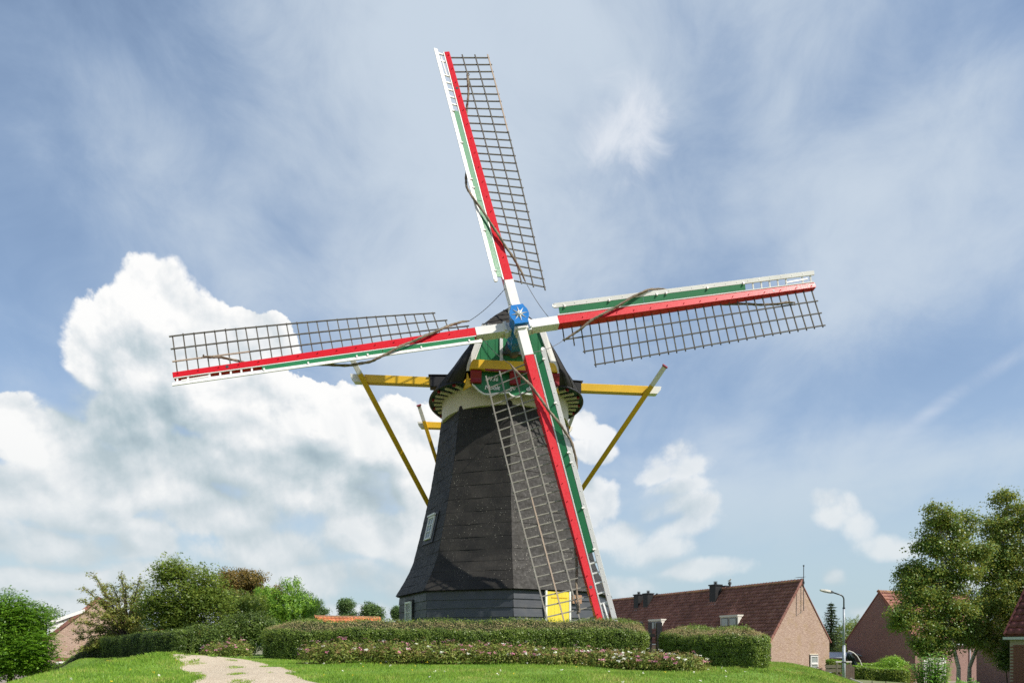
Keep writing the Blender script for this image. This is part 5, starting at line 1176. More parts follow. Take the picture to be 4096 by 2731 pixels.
# clipped hedges -----------------------------------------------------------
def hedge(name, label, line, h_front, h_back, width, n_side, n_top, leaf=0.036, mats=('hedge_leaf', 'hedge_dry'), dry=0.75, group=None, end_r=0.5):
    """line: ground points along the front foot; the hedge stands behind it; rounded top rising to the back"""
    P = np.array(line, float); seg = np.linalg.norm(np.diff(P, axis=0), axis=1); cum = np.concatenate([[0], np.cumsum(seg)]); Ltot = cum[-1]
    def at(s):
        x = np.interp(s, cum, P[:, 0]); y = np.interp(s, cum, P[:, 1]); e = 0.3
        tx = np.interp(np.minimum(s + e, Ltot), cum, P[:, 0]) - np.interp(np.maximum(s - e, 0), cum, P[:, 0]); ty = np.interp(np.minimum(s + e, Ltot), cum, P[:, 1]) - np.interp(np.maximum(s - e, 0), cum, P[:, 1])
        l = np.hypot(tx, ty); return x, y, -ty / l, tx / l            # point and inward normal (left of travel)
    def surf(s, q):
        """q 0..1 up the front, 1..2 over the top, 2..3 down the back; ends rounded"""
        endk = np.minimum(1, np.minimum(s, Ltot - s) / end_r); endk = np.sqrt(np.clip(1 - (1 - endk) ** 2, 0.0, 1))
        x, y, nx, ny = at(s); bul = 0.05 * np.sin(s * 1.9) + 0.03 * np.sin(s * 4.3 + 1)
        prof_d = np.interp(q, [0, 0.8, 1.0, 1.12, 1.5, 1.9, 2.0, 3.0], [0.06, 0.0, 0.05, 0.16, 0.55, 0.95, 1.0, 1.0]) * width
        prof_h = np.interp(q, [0, 0.8, 1.0, 1.12, 1.5, 1.9, 2.0, 3.0], [0, 0.82, 0.96, 1.03, 1.0 + (h_back / h_front - 1) * 0.72, h_back / h_front, h_back / h_front - 0.05, 0]) * h_front
        mid = width * 0.5; dep = mid + (prof_d - mid) * (0.03 + 0.97 * endk) + bul; hh = prof_h * (0.90 + 0.10 * endk) + 0.025 * np.sin(s * 2.7 + 0.4) * (prof_h > 0.3)
        X = x + nx * dep; Y = y + ny * dep; return np.stack([X, Y, gz(X, Y) + hh - 0.02], -1)
    x0, y0 = P[len(P) // 2]; t = thing(name, label, 'hedge', (x0, y0, float(gz(x0, y0))), group)
    ss = np.linspace(0.02, Ltot - 0.02, max(20, int(Ltot * 6))); qq = np.array([0, 0.3, 0.6, 0.85, 1.0, 1.12, 1.5, 1.9, 2.0, 2.5, 3.0])
    Sg, Qg = np.meshgrid(ss, qq, indexing='ij'); G_ = surf(Sg.ravel(), Qg.ravel()); cen = surf(ss, np.full(len(ss), 1.5)); cen = np.repeat(cen, len(qq), 0)
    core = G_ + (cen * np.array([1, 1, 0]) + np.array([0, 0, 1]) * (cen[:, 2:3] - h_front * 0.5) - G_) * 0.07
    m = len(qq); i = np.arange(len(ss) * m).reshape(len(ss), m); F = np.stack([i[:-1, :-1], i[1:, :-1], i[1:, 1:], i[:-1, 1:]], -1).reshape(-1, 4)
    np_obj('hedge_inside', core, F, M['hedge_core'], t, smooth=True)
    def scatter(n, q0, q1, mat, part, jit, lf, depth, Dv=None):
        s = R_.random(n) * Ltot
        k = n // 9; s[:k] = R_.random(k) ** 1.6 * 0.4; s[k:2 * k] = Ltot - R_.random(k) ** 1.6 * 0.4          # fuller ends
        q = q0 + (q1 - q0) * R_.random(n); p = surf(s, q)
        e = 0.02; du = surf(np.minimum(s + e, Ltot), q) - surf(np.maximum(s - e, 0), q); dv = surf(s, q + e) - surf(s, q - e); N = unit(np.cross(du, dv)); 
        out = p - surf(s, np.full(n, 1.5)) + np.array([0, 0, h_front * 0.5]); sg = np.sign((N * out).sum(1, keepdims=True)); N = N * np.where(sg == 0, 1, sg)
        kp = R_.random(n) < np.clip(0.80 + 0.30 * np.sin(s * 7.3 + 3 * np.sin(q * 6)) * np.sin(q * 9.1 + s * 3.7) + 0.25 * np.sin(s * 19 + q * 13), 0.18, 1); p, N, s, q = p[kp], N[kp], s[kp], q[kp]; n = len(p); Dv = Dv[kp] if Dv is not None else None
        rough_ = 0.022 * np.sin(s * 11 + 5 * np.sin(q * 5)) * np.sin(q * 14 + s * 5) + np.where(R_.random(n) < 0.025, R_.uniform(0.02, 0.06, n), 0)
        p = p + N * (R_.normal(0, depth, n) + rough_)[:, None] + N * 0.01
        lv = leaves(p, N, lf, 0.6, Dv, 0.15, jit); np_obj(part, lv[0], lv[1], M[mat], t)
    scatter(n_side, 0.0, 1.05, mats[0], 'side_leaves', 0.55, leaf, 0.022); scatter(n_side // 4, 2.0, 3.0, mats[0], 'side_leaves', 0.55, leaf, 0.022)
    scatter(int(n_top * dry), 0.97, 1.5, mats[1], 'clipped_top', 0.7, leaf * 0.8, 0.018, np.tile(np.array([0, 0, 1.0]), (int(n_top * dry), 1)))
    scatter(int(n_top * (1 - dry)) + 10, 1.35, 2.05, mats[0], 'top_leaves', 0.7, leaf, 0.03)
    return t
hedge('clipped_hedge', 'long clipped hedge with browned top running in front of the mill', [(-7.0, 21.4), (-7.35, 20.3), (-7.0, 19.3), (-6.2, 18.8), (-4.5, 18.3), (-2, 17.95), (0, 17.9), (2, 18.0), (3.2, 18.15), (3.82, 18.35)], 0.86, 1.14, 1.35, 76000, 34000, dry=0.62, end_r=0.3)
hedge('clipped_hedge', 'rounded clipped hedge right of the black picket gate', [(3.86, 18.45), (4.0, 17.4), (4.4, 16.4), (4.95, 15.7), (5.55, 15.4), (6.1, 15.7)], 0.80, 0.98, 1.15, 42000, 16000, dry=0.62, end_r=0.3)
hedge('clipped_hedge', 'dark clipped hedge sloping down the bank to the left', [(-26.5, 38.6), (-22.0, 34.2), (-18.0, 30.0), (-15.0, 26.8), (-12.6, 24.2), (-11.6, 23.6)], 0.92, 0.95, 0.8, 34000, 9000, mats=('dark_leaf', 'hedge_leaf'), dry=0.6)
hedge('garden_hedge', 'bright green clipped hedge behind the parasol', [(on(3318, 47), 47.0), (on(3400, 47), 47.0), (on(3520, 46.5), 46.5)], 1.1, 1.15, 0.8, 7000, 3500, leaf=0.08, mats=('elder_leaf', 'lime_leaf'), dry=0.9)
hedge('low_hedge', 'low bright green hedge in front of the parasol', [(on(3402, 41), 41.0), (on(3520, 40.6), 40.6), (on(3640, 40), 40.0)], 0.75, 0.8, 0.8, 6000, 4000, leaf=0.07, mats=('elder_leaf', 'lime_leaf'), dry=0.9)

# flowering shrubs in a row before the hedge ---------------------------------
def spiraea(x, y, w, h, label, pinkness, group, n=2800):
    z = float(gz(x, y)); t = thing('flowering_shrub', label, 'shrub', (x, y, z), group)
    C = np.array([x, y, z + h * 0.42]); d = sph(n); d[:, 2] = np.abs(d[:, 2]) - 0.75 * R_.random(n)
    r = (0.55 + 0.5 * R_.random(n)); P = C + d * np.array([w, w * 0.8, h * 0.62]) * r[:, None]; P[:, 2] = np.maximum(P[:, 2], gz(P[:, 0], P[:, 1]) + 0.02)
    lv = leaves(P, d + np.array([0, 0, 0.4]), 0.062, 0.40, d + np.array([0, -0.3, 0.5]), 0.1, 0.5); np_obj('foliage', lv[0], lv[1], M['spiraea_leaf'], t)
    # flat flower heads: dense little discs of florets
    def heads(m, mat, nm, rad_, lift):
        if m < 1: return
        dd = sph(m); dd[:, 2] = np.abs(dd[:, 2]) * 0.9 + 0.05; dd[:, 1] -= 0.45; dd = unit(dd); hp_ = C + dd * np.array([w, w * 0.85, h * 0.64]) * (1.0 + lift * R_.random(m))[:, None]
        Pq = np.repeat(hp_, 14, 0) + R_.normal(0, rad_, (m * 14, 3)) * np.array([1, 1, 0.45]); nn = np.repeat(dd, 14, 0) + np.array([0, 0, 0.8])
        a = leaves(Pq, nn, 0.026, 0.9, None, 0.05, 0.3); np_obj(nm, a[0], a[1], M[mat], t)['kind'] = 'stuff'
    heads(int(4 + 9 * pinkness), 'pink', 'pink_flowers', 0.022, 0.10); heads(int(2 + 9 * (1 - pinkness)), 'whitefl', 'white_flowers', 0.020, 0.08); heads(int(12), 'seed', 'seed_heads', 0.024, 0.22)
    mb = MB()
    for i in range(9):
        a = 2 * math.pi * i / 9; tube_np(mb, [Vector((x, y, z - 0.03)), Vector((x + w * 0.4 * math.cos(a), y + w * 0.35 * math.sin(a), z + h * 0.5)), Vector((x + w * 0.75 * math.cos(a), y + w * 0.6 * math.sin(a), z + h * 0.85))], 0.008, 0.003, 4)
    mb.build('stems', M['bark'], t, uv=False)
FG = 'flowering shrubs in the bed before the hedge'
bed = [(-4.6, 16.5), (-4.0, 16.1), (-3.35, 16.2), (-2.75, 16.0), (-2.1, 16.1), (-1.5, 15.8), (-0.9, 15.9), (-0.3, 15.7), (0.3, 15.7), (0.9, 15.5), (1.5, 15.5), (2.05, 15.2), (2.55, 15.1), (3.0, 14.9), (3.35, 14.75), (3.65, 14.6)]
for i, (x, y) in enumerate(bed):
    hh = 0.56 - 0.012 * i + R_.uniform(-0.03, 0.04); pk = float(np.clip(0.75 - 0.035 * i + R_.uniform(-0.15, 0.15), 0.1, 1)) if i not in (6, 7, 14) else 0.9
    ordn = ['first', 'second', 'third', 'fourth', 'fifth', 'sixth', 'seventh', 'eighth', 'ninth', 'tenth', 'eleventh', 'twelfth', 'thirteenth', 'fourteenth', 'fifteenth'][min(i, 14)]
    lab = 'pink flowering shrub at the left end of the bed before the hedge' if i == 0 else 'white flowering shrub at the right end of the bed before the hedge' if i == len(bed) - 1 else f'low pink and white flowering shrub, {ordn} from the left in the bed before the hedge'
    spiraea(x, y, 0.52 + R_.uniform(-0.03, 0.05), hh, lab, pk if i < len(bed) - 1 else 0.05, FG)
spiraea(-8.75, 21.6, 0.55, 0.62, 'pink flowering shrub beside the gravel path left of the hedge', 1.0, FG); spiraea(-9.5, 21.9, 0.45, 0.50, 'smaller pink flowering shrub against the dark bushes by the path', 1.0, FG)

# trees and shrubs on the left -----------------------------------------------
def robinia():
    D = 30.0; c = cl(D, (40, 2530, 140, 150), (0, 2440, 90, 80), (110, 2480, 75, 70), (60, 2630, 150, 70, -0.5), (130, 2590, 75, 80, -0.6), (-60, 2560, 110, 130), (50, 2665, 150, 45, -0.3), (-60, 2660, 120, 60)); t = thing('round_tree', 'bright green round-headed tree at the left edge', 'tree', (c[0][0], D, float(gz(c[0][0], D))))
    cc = np.array(c); n = 3200; idx = R_.integers(0, len(cc), n); d = sph(n); d[:, 2] = d[:, 2] * 0.9 + 0.15; tip = cc[idx, :3] + d * cc[idx, 3:6] * (0.62 + 0.38 * R_.random(n))[:, None]
    V, F = sprigs(tip, d * np.array([1, 1, 0.4]) + np.array([0.2, -0.2, 0.15]), 7, 0.30, 0.10); np_obj('crown', V, F, M['bright_leaf'], t)
    lv, tips = clump_leaves(cc * np.array([1, 1, 1, .8, .8, .8]), 26000, 0.10, shell=0.3); np_obj('inner_leaves', lv[0], lv[1], M['bright_leaf'], t)
    mb = MB(); b0 = Vector((c[0][0], D, float(gz(c[0][0], D)) - 0.1)); top = Vector(c[0][:3]); tube_np(mb, [b0, b0.lerp(top, 0.6), top], 0.11, 0.06, 8); limbs(mb, b0.lerp(top, 0.7), tips, 14, 0.03, 5); mb.build('trunk', M['bark'], t, uv=False)
robinia()
tree('leafy_tree', 'dark green tree far behind the brick cottage on the left', (-46.5, 68.0), cl(68, (190, 2470, 55, 45), (240, 2500, 60, 40), (140, 2500, 60, 60), (210, 2540, 90, 50)), 6000, 0.20, M['far_leaf'], 0.2)
def cherry():
    """open crown: arching limbs set with leaves along their length"""
    D = 31.0; k = D / 2731; bx = (510 - 2048) * k; bz = float(gz(bx, D)); t = thing('cherry_tree', 'open cherry tree with arching leafy limbs in front of the brick cottage', 'tree', (bx, D, bz))
    rr = random.Random(21); mb = MB(); pts = []; root = Vector((bx, D, bz + 0.75))
    tube_np(mb, [Vector((bx, D, bz - 0.1)), Vector((bx + 0.03, D, bz + 0.4)), root], 0.13, 0.10, 8)
    ends = [(300, 2490), (320, 2400), (335, 2340), (375, 2285), (395, 2330), (440, 2365), (485, 2283), (500, 2330), (560, 2310), (575, 2340), (600, 2390), (600, 2430), (300, 2560), (330, 2600), (280, 2610), (420, 2460), (540, 2420), (380, 2520), (470, 2430), (450, 2500), (350, 2450), (520, 2480), (410, 2400), (580, 2470), (300, 2530), (380, 2580), (560, 2520), (450, 2330), (530, 2370)]
    for i, (u, v) in enumerate(ends):
        dy = rr.uniform(-1.1, 1.1); e = Vector(((u - 2048) * k * (1 + dy / D), D + dy, EYE + (2582 - v) * k)); m = root.lerp(e, 0.55) + Vector((0, 0, 0.25)); P4 = [root, root.lerp(m, 0.5) + Vector((0, 0, 0.1)), m, m.lerp(e, 0.55), e]
        tube_np(mb, P4, 0.05, 0.008, 6)
        for a in range(26):
            s = 0.28 + 0.72 * a / 25; f = s * 4; j = min(3, int(f)); p = P4[j].lerp(P4[j + 1], f - j); pts.append((p, (P4[j + 1] - P4[j]).normalized()))
            if a % 3 == 0 and s < 0.95:                                   # side twigs
                q = p + Vector((rr.uniform(-.38, .38), rr.uniform(-.38, .38), rr.uniform(-.12, .32))); tube_np(mb, [p, q], 0.010, 0.004, 4)
                for b in range(6): pts.append((p.lerp(q, (b + 1) / 6), (q - p).normalized()))
    mb.build('trunk', M['bark'], t, uv=False)
    B = np.repeat(np.array([p[0] for p in pts]), 9, 0); Dn = np.repeat(np.array([p[1] for p in pts]), 9, 0); B = B + R_.normal(0, 0.055, B.shape); n = len(B)
    lv = leaves(B, np.tile([0, -0.3, 0.8], (n, 1)), 0.085, 0.5, Dn * 0.5 + np.array([0, 0, -0.55]) + R_.normal(0, 0.5, (n, 3)), 0.1, 0.5); np_obj('crown', lv[0], lv[1], M['cherry_leaf'], t)
cherry()
def elder():
    D = 28.5; c = cl(D, (740, 2400, 135, 120), (690, 2300, 70, 70), (810, 2330, 75, 70), (650, 2400, 70, 90), (850, 2430, 75, 110), (730, 2500, 140, 90), (620, 2450, 50, 60), (880, 2520, 60, 80), (695, 2280, 48, 50)); t = thing('elder_tree', 'tall dark green elder with feathery leaves above the sloping hedge', 'tree', (c[0][0], D, float(gz(c[0][0], D))))
    cc = np.array(c); n = 3600; vol = cc[:, 3] * cc[:, 5]; idx = R_.choice(len(cc), n, p=vol / vol.sum()); d = sph(n); tip = cc[idx, :3] + d * cc[idx, 3:6] * (0.45 + 0.62 * R_.random(n))[:, None]
    V, F = sprigs(tip, d * np.array([1, 1, 0.5]) + np.array([0.0, -0.15, 0.45]), 4, 0.20, 0.095, 0.2); np_obj('crown', V, F, M['elder_leaf'], t)
    lv, tips = clump_leaves(cc * np.array([1, 1, 1, .75, .75, .75]), 24000, 0.10, shell=0.2, sub=8); np_obj('inner_leaves', lv[0], lv[1], M['elder_leaf'], t)
    mb = MB(); rr = random.Random(4)
    for i in range(8):
        b0 = Vector((c[0][0] + rr.uniform(-.5, .5), D + rr.uniform(-.4, .4), float(gz(c[0][0], D)) - 0.1)); e = Vector(tips[rr.randrange(len(tips))]); tube_np(mb, [b0, b0.lerp(e, 0.4) + ZX * 0.2, e], 0.045, 0.012, 6)
    mb.build('trunk', M['bark'], t, uv=False)
elder()
tree('beech_tree', 'brown-leaved tree with thin upright twigs behind the conifers', (-15.6, 39.0), cl(39, (960, 2330, 75, 65), (1030, 2370, 80, 75), (910, 2390, 60, 70), (1000, 2290, 45, 40), (1085, 2380, 50, 60), (980, 2420, 130, 60)), 26000, 0.10, M['brown_leaf'], 0.16, twig=0.16, nlimb=30, sub=9)
def plume_tree(name, label, D, items, n, leaf, mat, up=1.0, cat='tree', base_u=None):
    """conifer foliage: sprays pointing up and out"""
    c = cl(D, *items); bx = c[0][0] if base_u is None else (base_u - 2048) / 2731 * D; t = thing(name, label, cat, (bx, D, float(gz(bx, D)))); cc = np.array(c)
    vol = cc[:, 3] * cc[:, 5]; m = n // 16; idx = R_.choice(len(cc), m, p=vol / vol.sum()); d = sph(m); tip = cc[idx, :3] + d * cc[idx, 3:6] * (0.5 + 0.5 * R_.random(m))[:, None]
    dir_ = unit(d * np.array([1, 1, 0.25]) + np.array([0.15, -0.1, up])); S = 0.035 * leaf / 0.1
    q = R_.random((m, 16, 1)); P = (tip[:, None, :] + dir_[:, None, :] * q * leaf * 3.2 + R_.normal(0, 1, (m, 16, 3)) * leaf * 0.55 * (1.1 - q)).reshape(-1, 3); Dn = np.repeat(dir_, 16, 0)
    lv = leaves(P, np.repeat(d, 16, 0), leaf, 0.28, Dn, 0.1, 0.35); np_obj('crown', lv[0], lv[1], mat, t)
    mb = MB(); b0 = Vector((bx, D, float(gz(bx, D)) - 0.1)); top = Vector(cc[:, :3].mean(0)); tube_np(mb, [b0, b0.lerp(top, 0.5), top], 0.10, 0.03, 7); limbs(mb, b0.lerp(top, 0.6), tip, 10, 0.025, n); mb.build('trunk', M['bark'], t, uv=False); return t
plume_tree('cypress', 'bright yellow-green cypress left of the orange roof', 32.5, [(1170, 2460, 80, 75), (1110, 2430, 55, 60), (1160, 2370, 35, 50), (1215, 2430, 45, 50), (1080, 2480, 70, 60), (1165, 2520, 110, 50), (1060, 2400, 35, 45)], 26000, 0.12, M['cypress_leaf'])
plume_tree('cypress', 'green cypress with a bare leaning stem beside the elder', 31.0, [(940, 2420, 55, 45), (975, 2450, 50, 45), (1010, 2440, 55, 50), (1000, 2500, 80, 50), (930, 2480, 40, 50)], 14000, 0.11, M['elder_leaf'])
plume_tree('juniper', 'small blue-green conifer behind the sloping hedge', 33.0, [(565, 2500, 30, 35), (550, 2540, 55, 40), (590, 2540, 45, 40), (530, 2570, 70, 35), (600, 2580, 60, 35)], 9000, 0.11, M['spruce_leaf'], 0.5)
tree('yew_bush', 'dark round yew behind the sloping hedge', (on(470, 34.5), 34.5), cl(34.5, (460, 2560, 40, 35), (500, 2570, 40, 40), (470, 2600, 60, 40)), 7000, 0.07, M['dark_leaf'], 0.06, cat='shrub', twig=0.1)
tree('holly_bush', 'dark glossy bushes under the elder at the path end', (on(760, 25.5), 25.5), cl(25.5, (700, 2570, 70, 55), (790, 2560, 90, 60), (880, 2560, 70, 70), (740, 2610, 110, 40), (850, 2610, 90, 40)), 20000, 0.075, M['dark_leaf'], 0.08, cat='shrub', twig=0.12, nlimb=10)
tree('ivy_bush', 'dark shrub with bare twigs between the elder and the long hedge', (on(970, 26.0), 26.0), cl(26.0, (950, 2520, 60, 60), (1010, 2500, 60, 50), (990, 2560, 60, 60), (1060, 2520, 60, 50)), 15000, 0.07, M['dark_leaf'], 0.07, cat='shrub', twig=0.12, nlimb=16)
tree('golden_shrub', 'small yellow-green shrub behind the sloping hedge by the cottage window', (on(300, 41.0), 41.0), cl(41, (300, 2645, 28, 18), (285, 2660, 25, 15)), 1500, 0.13, M['lime_leaf'], 0.03, cat='shrub', twig=0.12, nlimb=5, limb_r=0.012)
tree('climber', 'green leafy climber beside the thin grey post', (on(160, 34.5), 34.5), cl(34.5, (160, 2680, 32, 40), (165, 2720, 35, 40)), 5000, 0.08, M['elder_leaf'], 0.04, cat='shrub', twig=0.10, nlimb=5, limb_r=0.012)
FT = 'round trees beyond the orange roof'
for u, v, w, h, lab in ((1385, 2430, 46, 46, 'round dense tree standing alone behind the orange roof'), (1490, 2438, 52, 46, 'round tree behind the brick chimney end of the orange roof'), (1268, 2440, 45, 45, 'round tree half hidden by the bright cypress'), (1590, 2445, 22, 22, 'treetop just showing beside the tower base')):
    D = 88.0; k = D / 2731; tree('round_tree', lab, ((u - 2048) * k, D), cl(D, (u, v, w * 0.8, h * 0.75), (u, v - h * 0.35, w * 0.6, h * 0.6), (u - w * 0.4, v + h * 0.3, w * 0.6, h * 0.6), (u + w * 0.4, v + h * 0.3, w * 0.6, h * 0.6), (u, v + h * 0.8, w * 0.8, h * 0.6)), 9000, 0.17, M['far_leaf'], 0.22, group=FT, twig=0.22, nlimb=12, sub=8)
# far background green so the land does not end bare
for i, (u, v, w, D) in enumerate(((40, 2545, 260, 130), (620, 2555, 260, 140), (1000, 2550, 240, 120), (1500, 2560, 320, 150), (2100, 2560, 400, 160), (2700, 2560, 420, 170), (3400, 2555, 330, 130), (3950, 2550, 330, 120))):
    k = D / 2731; o = clump_leaves(cl(D, *[(u + (j - 2.5) * w / 3, v + R_.uniform(-6, 8), w * 0.22, 22 + R_.uniform(0, 12), R_.uniform(-6, 6)) for j in range(6)]), 4200, 0.42, twig=0.5)[0]
    ob = np_obj('far_wood', o[0], o[1], M['far_leaf']); tag(ob, None, None, kind='stuff')

# trees on the right -----------------------------------------------------------
def spruce(name, label, u, D, v_top, v_bot, half, n_wh=22, mat='spruce_leaf'):
    k = D / 2731; x = (u - 2048) * k; zt = EYE + (2582 - v_top) * k; zb_ = EYE + (2582 - v_bot) * k; z0 = float(gz(x, D)); t = thing(name, label, 'tree', (x, D, z0)); rr = random.Random(u); P, Dn, mb = [], [], MB(); H = zt - zb_
    tube_np(mb, [Vector((x, D, z0 - 0.1)), Vector((x, D, zb_ + H * 0.5)), Vector((x, D, zt))], 0.16, 0.015, 8)
    for w in range(n_wh):
        q = w / n_wh; z = zb_ + H * (1 - (1 - q) ** 1.0) ; L0 = half * k * (1 - q) ** 0.85 + 0.10
        for b in range(9):
            a = 2 * math.pi * (b + rr.random()) / 9; L = L0 * rr.uniform(0.7, 1.15); d = Vector((math.cos(a), math.sin(a), -0.25)); e = Vector((x, D, z)) + d * L + ZX * 0.10 * L
            tube_np(mb, [Vector((x, D, z)), e], 0.02, 0.005, 4); m = int(14 + 34 * L)
            for j in range(m):
                s = (j + rr.random()) / m; p = Vector((x, D, z)).lerp(e, s) + Vector((rr.gauss(0, .09), rr.gauss(0, .09), rr.gauss(-0.05, .06))) * (0.5 + L * 0.5); P.append(p); Dn.append(d + Vector((rr.gauss(0, .6), rr.gauss(0, .6), rr.gauss(-0.2, .3))))
    lv = leaves(np.array(P), np.tile([0, 0, 1.0], (len(P), 1)), 0.17, 0.35, np.array(Dn), 0.1, 0.5); np_obj('crown', lv[0], lv[1], M[mat], t); mb.build('trunk', M['bark'], t, uv=False)
spruce('spruce', 'slender dark spruce between the two brick gables', 3325, 64.0, 2405, 2640, 58)
plume_tree('pine', 'green conifers behind the street lamp', 72.0, [(3385, 2530, 40, 40), (3430, 2510, 35, 35), (3410, 2570, 60, 40), (3345, 2590, 50, 50), (3400, 2620, 70, 40), (3310, 2620, 40, 50)], 12000, 0.2, M['elder_leaf'], 0.4)
def birch(name, label, D, u_base, items, n, lean):
    c = cl(D, *items); x = (u_base - 2048) / 2731 * D; z0 = float(gz(x, D)); t = thing(name, label, 'tree', (x, D, z0), None); cc = np.array(c)
    lv, tips = clump_leaves(cc, int(n * 0.70), 0.085, 0.75, twig=0.14, per=18, shell=0.25, up=0.45, droop=0.2, sub=14)
    l2, _ = clump_leaves(cc, int(n * 0.18), 0.08, 0.75, twig=0.20, per=12, shell=0.2, up=0.45, droop=0.3); lv = join([lv, l2]); np_obj('crown', lv[0], lv[1], M['birch_leaf'], t)
    top = Vector(cc[np.argmax(cc[:, 2]), :3]); b0 = Vector((x, D, z0 - 0.15)); mb = MB(); pts = [b0, b0 + ZX * 1.2 + Vector((0.03, 0, 0)), b0.lerp(top, 0.4) + Vector((lean * 0.4, 0, 0)), b0.lerp(top, 0.7) + Vector((lean * 0.3, 0.1, 0)), top]
    tube_np(mb, pts, 0.10, 0.02, 10); tr = mb.build('trunk', M['birch_bark'], t, smooth=True, uv=False)
    lm = MB(); rr = random.Random(u_base)
    for q in tips[R_.choice(len(tips), 46, replace=False)]:
        q = Vector(q); h = min(top.z - 0.3, max(z0 + 2.0, q.z - rr.uniform(0.2, 1.0))); f = (h - b0.z) / (top.z - b0.z); s = b0.lerp(top, f) + Vector((lean * 0.4 * math.sin(math.pi * min(1, f)), 0, 0)); m = s.lerp(q, 0.55) + ZX * 0.25
        tube_np(lm, [s, s.lerp(m, 0.5) + ZX * 0.05, m, q], 0.028, 0.006, 5)
    lm.build('branches', M['birch_bark'], t, uv=False); return t
birch('birch_tree', 'birch with drooping yellow-green crown, left of the pair at the right', 29.5, 3832, [(3760, 2060, 50, 60), (3800, 2120, 80, 80), (3730, 2180, 70, 70), (3850, 2220, 90, 90), (3690, 2290, 65, 60), (3620, 2290, 35, 50, .5), (3780, 2330, 110, 90), (3700, 2400, 95, 70), (3600, 2440, 50, 35, -.4), (3820, 2440, 110, 80), (3640, 2470, 70, 50, -.5), (3730, 2520, 100, 60), (3850, 2540, 90, 60), (3880, 2080, 35, 55), (3640, 2350, 45, 60), (3760, 2590, 80, 45), (3590, 2500, 30, 40, -.3), (3700, 2580, 60, 45)], 68000, -0.35)
birch('birch_tree', 'taller birch at the right edge, right of the pair', 30.5, 3876, [(4030, 1990, 50, 55), (4060, 2080, 70, 80), (3980, 2120, 70, 70), (4050, 2200, 90, 90), (3950, 2230, 80, 80), (4090, 2310, 90, 90), (3990, 2340, 100, 80), (3920, 2410, 80, 70), (4040, 2430, 100, 70), (3950, 2510, 90, 60), (4000, 2570, 60, 40), (4110, 2120, 60, 100), (4120, 2420, 70, 90), (3970, 2610, 25, 45), (3910, 2530, 70, 60)], 68000, 0.55)
def cane_shrub(name, label, u, D, n_c, w, h, leaf, mat, flop=0.25):
    """upright canes set with long leaves, lighter at the tips"""
    x0 = (u - 2048) / 2731 * D; z0 = float(gz(x0, D)); t = thing(name, label, 'shrub', (x0, D, z0)); rr = random.Random(u); mb = MB(); P, Dn = [], []
    for i in range(n_c):
        a = rr.uniform(0, 2 * math.pi); r_ = w * math.sqrt(rr.random()); b = Vector((x0 + 0.6 * r_ * math.cos(a), D + 0.5 * r_ * math.sin(a), z0 - 0.05)); e = Vector((x0 + r_ * math.cos(a) * 1.1, D + r_ * math.sin(a) * 0.8, z0 + h * rr.uniform(0.7, 1.0) * (1 - 0.25 * (r_ / w) ** 2)))
        tube_np(mb, [b, b.lerp(e, 0.5) + Vector((rr.uniform(-.05, .05), 0, 0)), e], 0.014, 0.005, 5); m = int(h * 34)
        for j in range(m):
            s = 0.12 + 0.88 * j / m; p = b.lerp(e, s); q = j * 2.4; up = 0.1 + 0.9 * max(0, (s - 0.75) * 4) ; P.append(p); Dn.append(Vector((math.cos(q), math.sin(q), up - flop * (1 - s))))
    lv = leaves(np.array(P), np.tile([0, -0.2, 1.0], (len(P), 1)), leaf, 0.26, np.array(Dn), 0.1, 0.25); np_obj('foliage', lv[0], lv[1], mat, t); mb.build('stems', M['bark'], t, uv=False)
cane_shrub('laurel_shrub', 'tall shrub with long bright leaves in front of the white garage doors', 3728, 23.5, 46, 0.58, 1.95, 0.16, M['oleander_leaf'])
cane_shrub('laurel_shrub', 'lower long-leaved shrub at the foot of the birches', 3865, 24.5, 30, 0.45, 1.0, 0.15, M['oleander_leaf'])
cane_shrub('barberry', 'dark red barberry bush in front of the gable window', 3262, 38.0, 60, 0.55, 0.95, 0.11, M['barberry_leaf'], 0.0)
cane_shrub('barberry', 'low dark red barberry at the foot of the plank gate', 3335, 39.0, 40, 0.6, 0.45, 0.10, M['barberry_leaf'], 0.0)
cane_shrub('barberry', 'small dark red barberry beside the bush at the brick gable', 3205, 38.0, 24, 0.3, 0.62, 0.10, M['barberry_leaf'], 0.0)
tree('topiary_shrub', 'domed bright green shrub on a short stem beside the shaded gable', (on(3565, 44.0), 44.0), cl(44, (3560, 2660, 55, 30), (3600, 2668, 35, 28), (3520, 2668, 35, 22), (3570, 2645, 40, 22)), 9000, 0.075, M['lime_leaf'], 0.05, cat='shrub', twig=0.08, nlimb=14, limb_r=0.02)
tree('mottled_shrub', 'low brownish shrub beside the domed green shrub', (on(3620, 42.5), 42.5), cl(42.5, (3615, 2695, 28, 30), (3635, 2715, 25, 20)), 3000, 0.07, M['brown_leaf'], 0.03, cat='shrub', twig=0.08, nlimb=6, limb_r=0.01)
tree('creeper', 'dark climbing shrub at the corner of the near house', (on(4028, 27.8), 27.8), cl(27.8, (4022, 2640, 22, 40), (4010, 2610, 14, 14), (4030, 2590, 12, 40)), 2600, 0.08, M['dark_leaf'], 0.03, cat='shrub', twig=0.10, nlimb=6, limb_r=0.01)

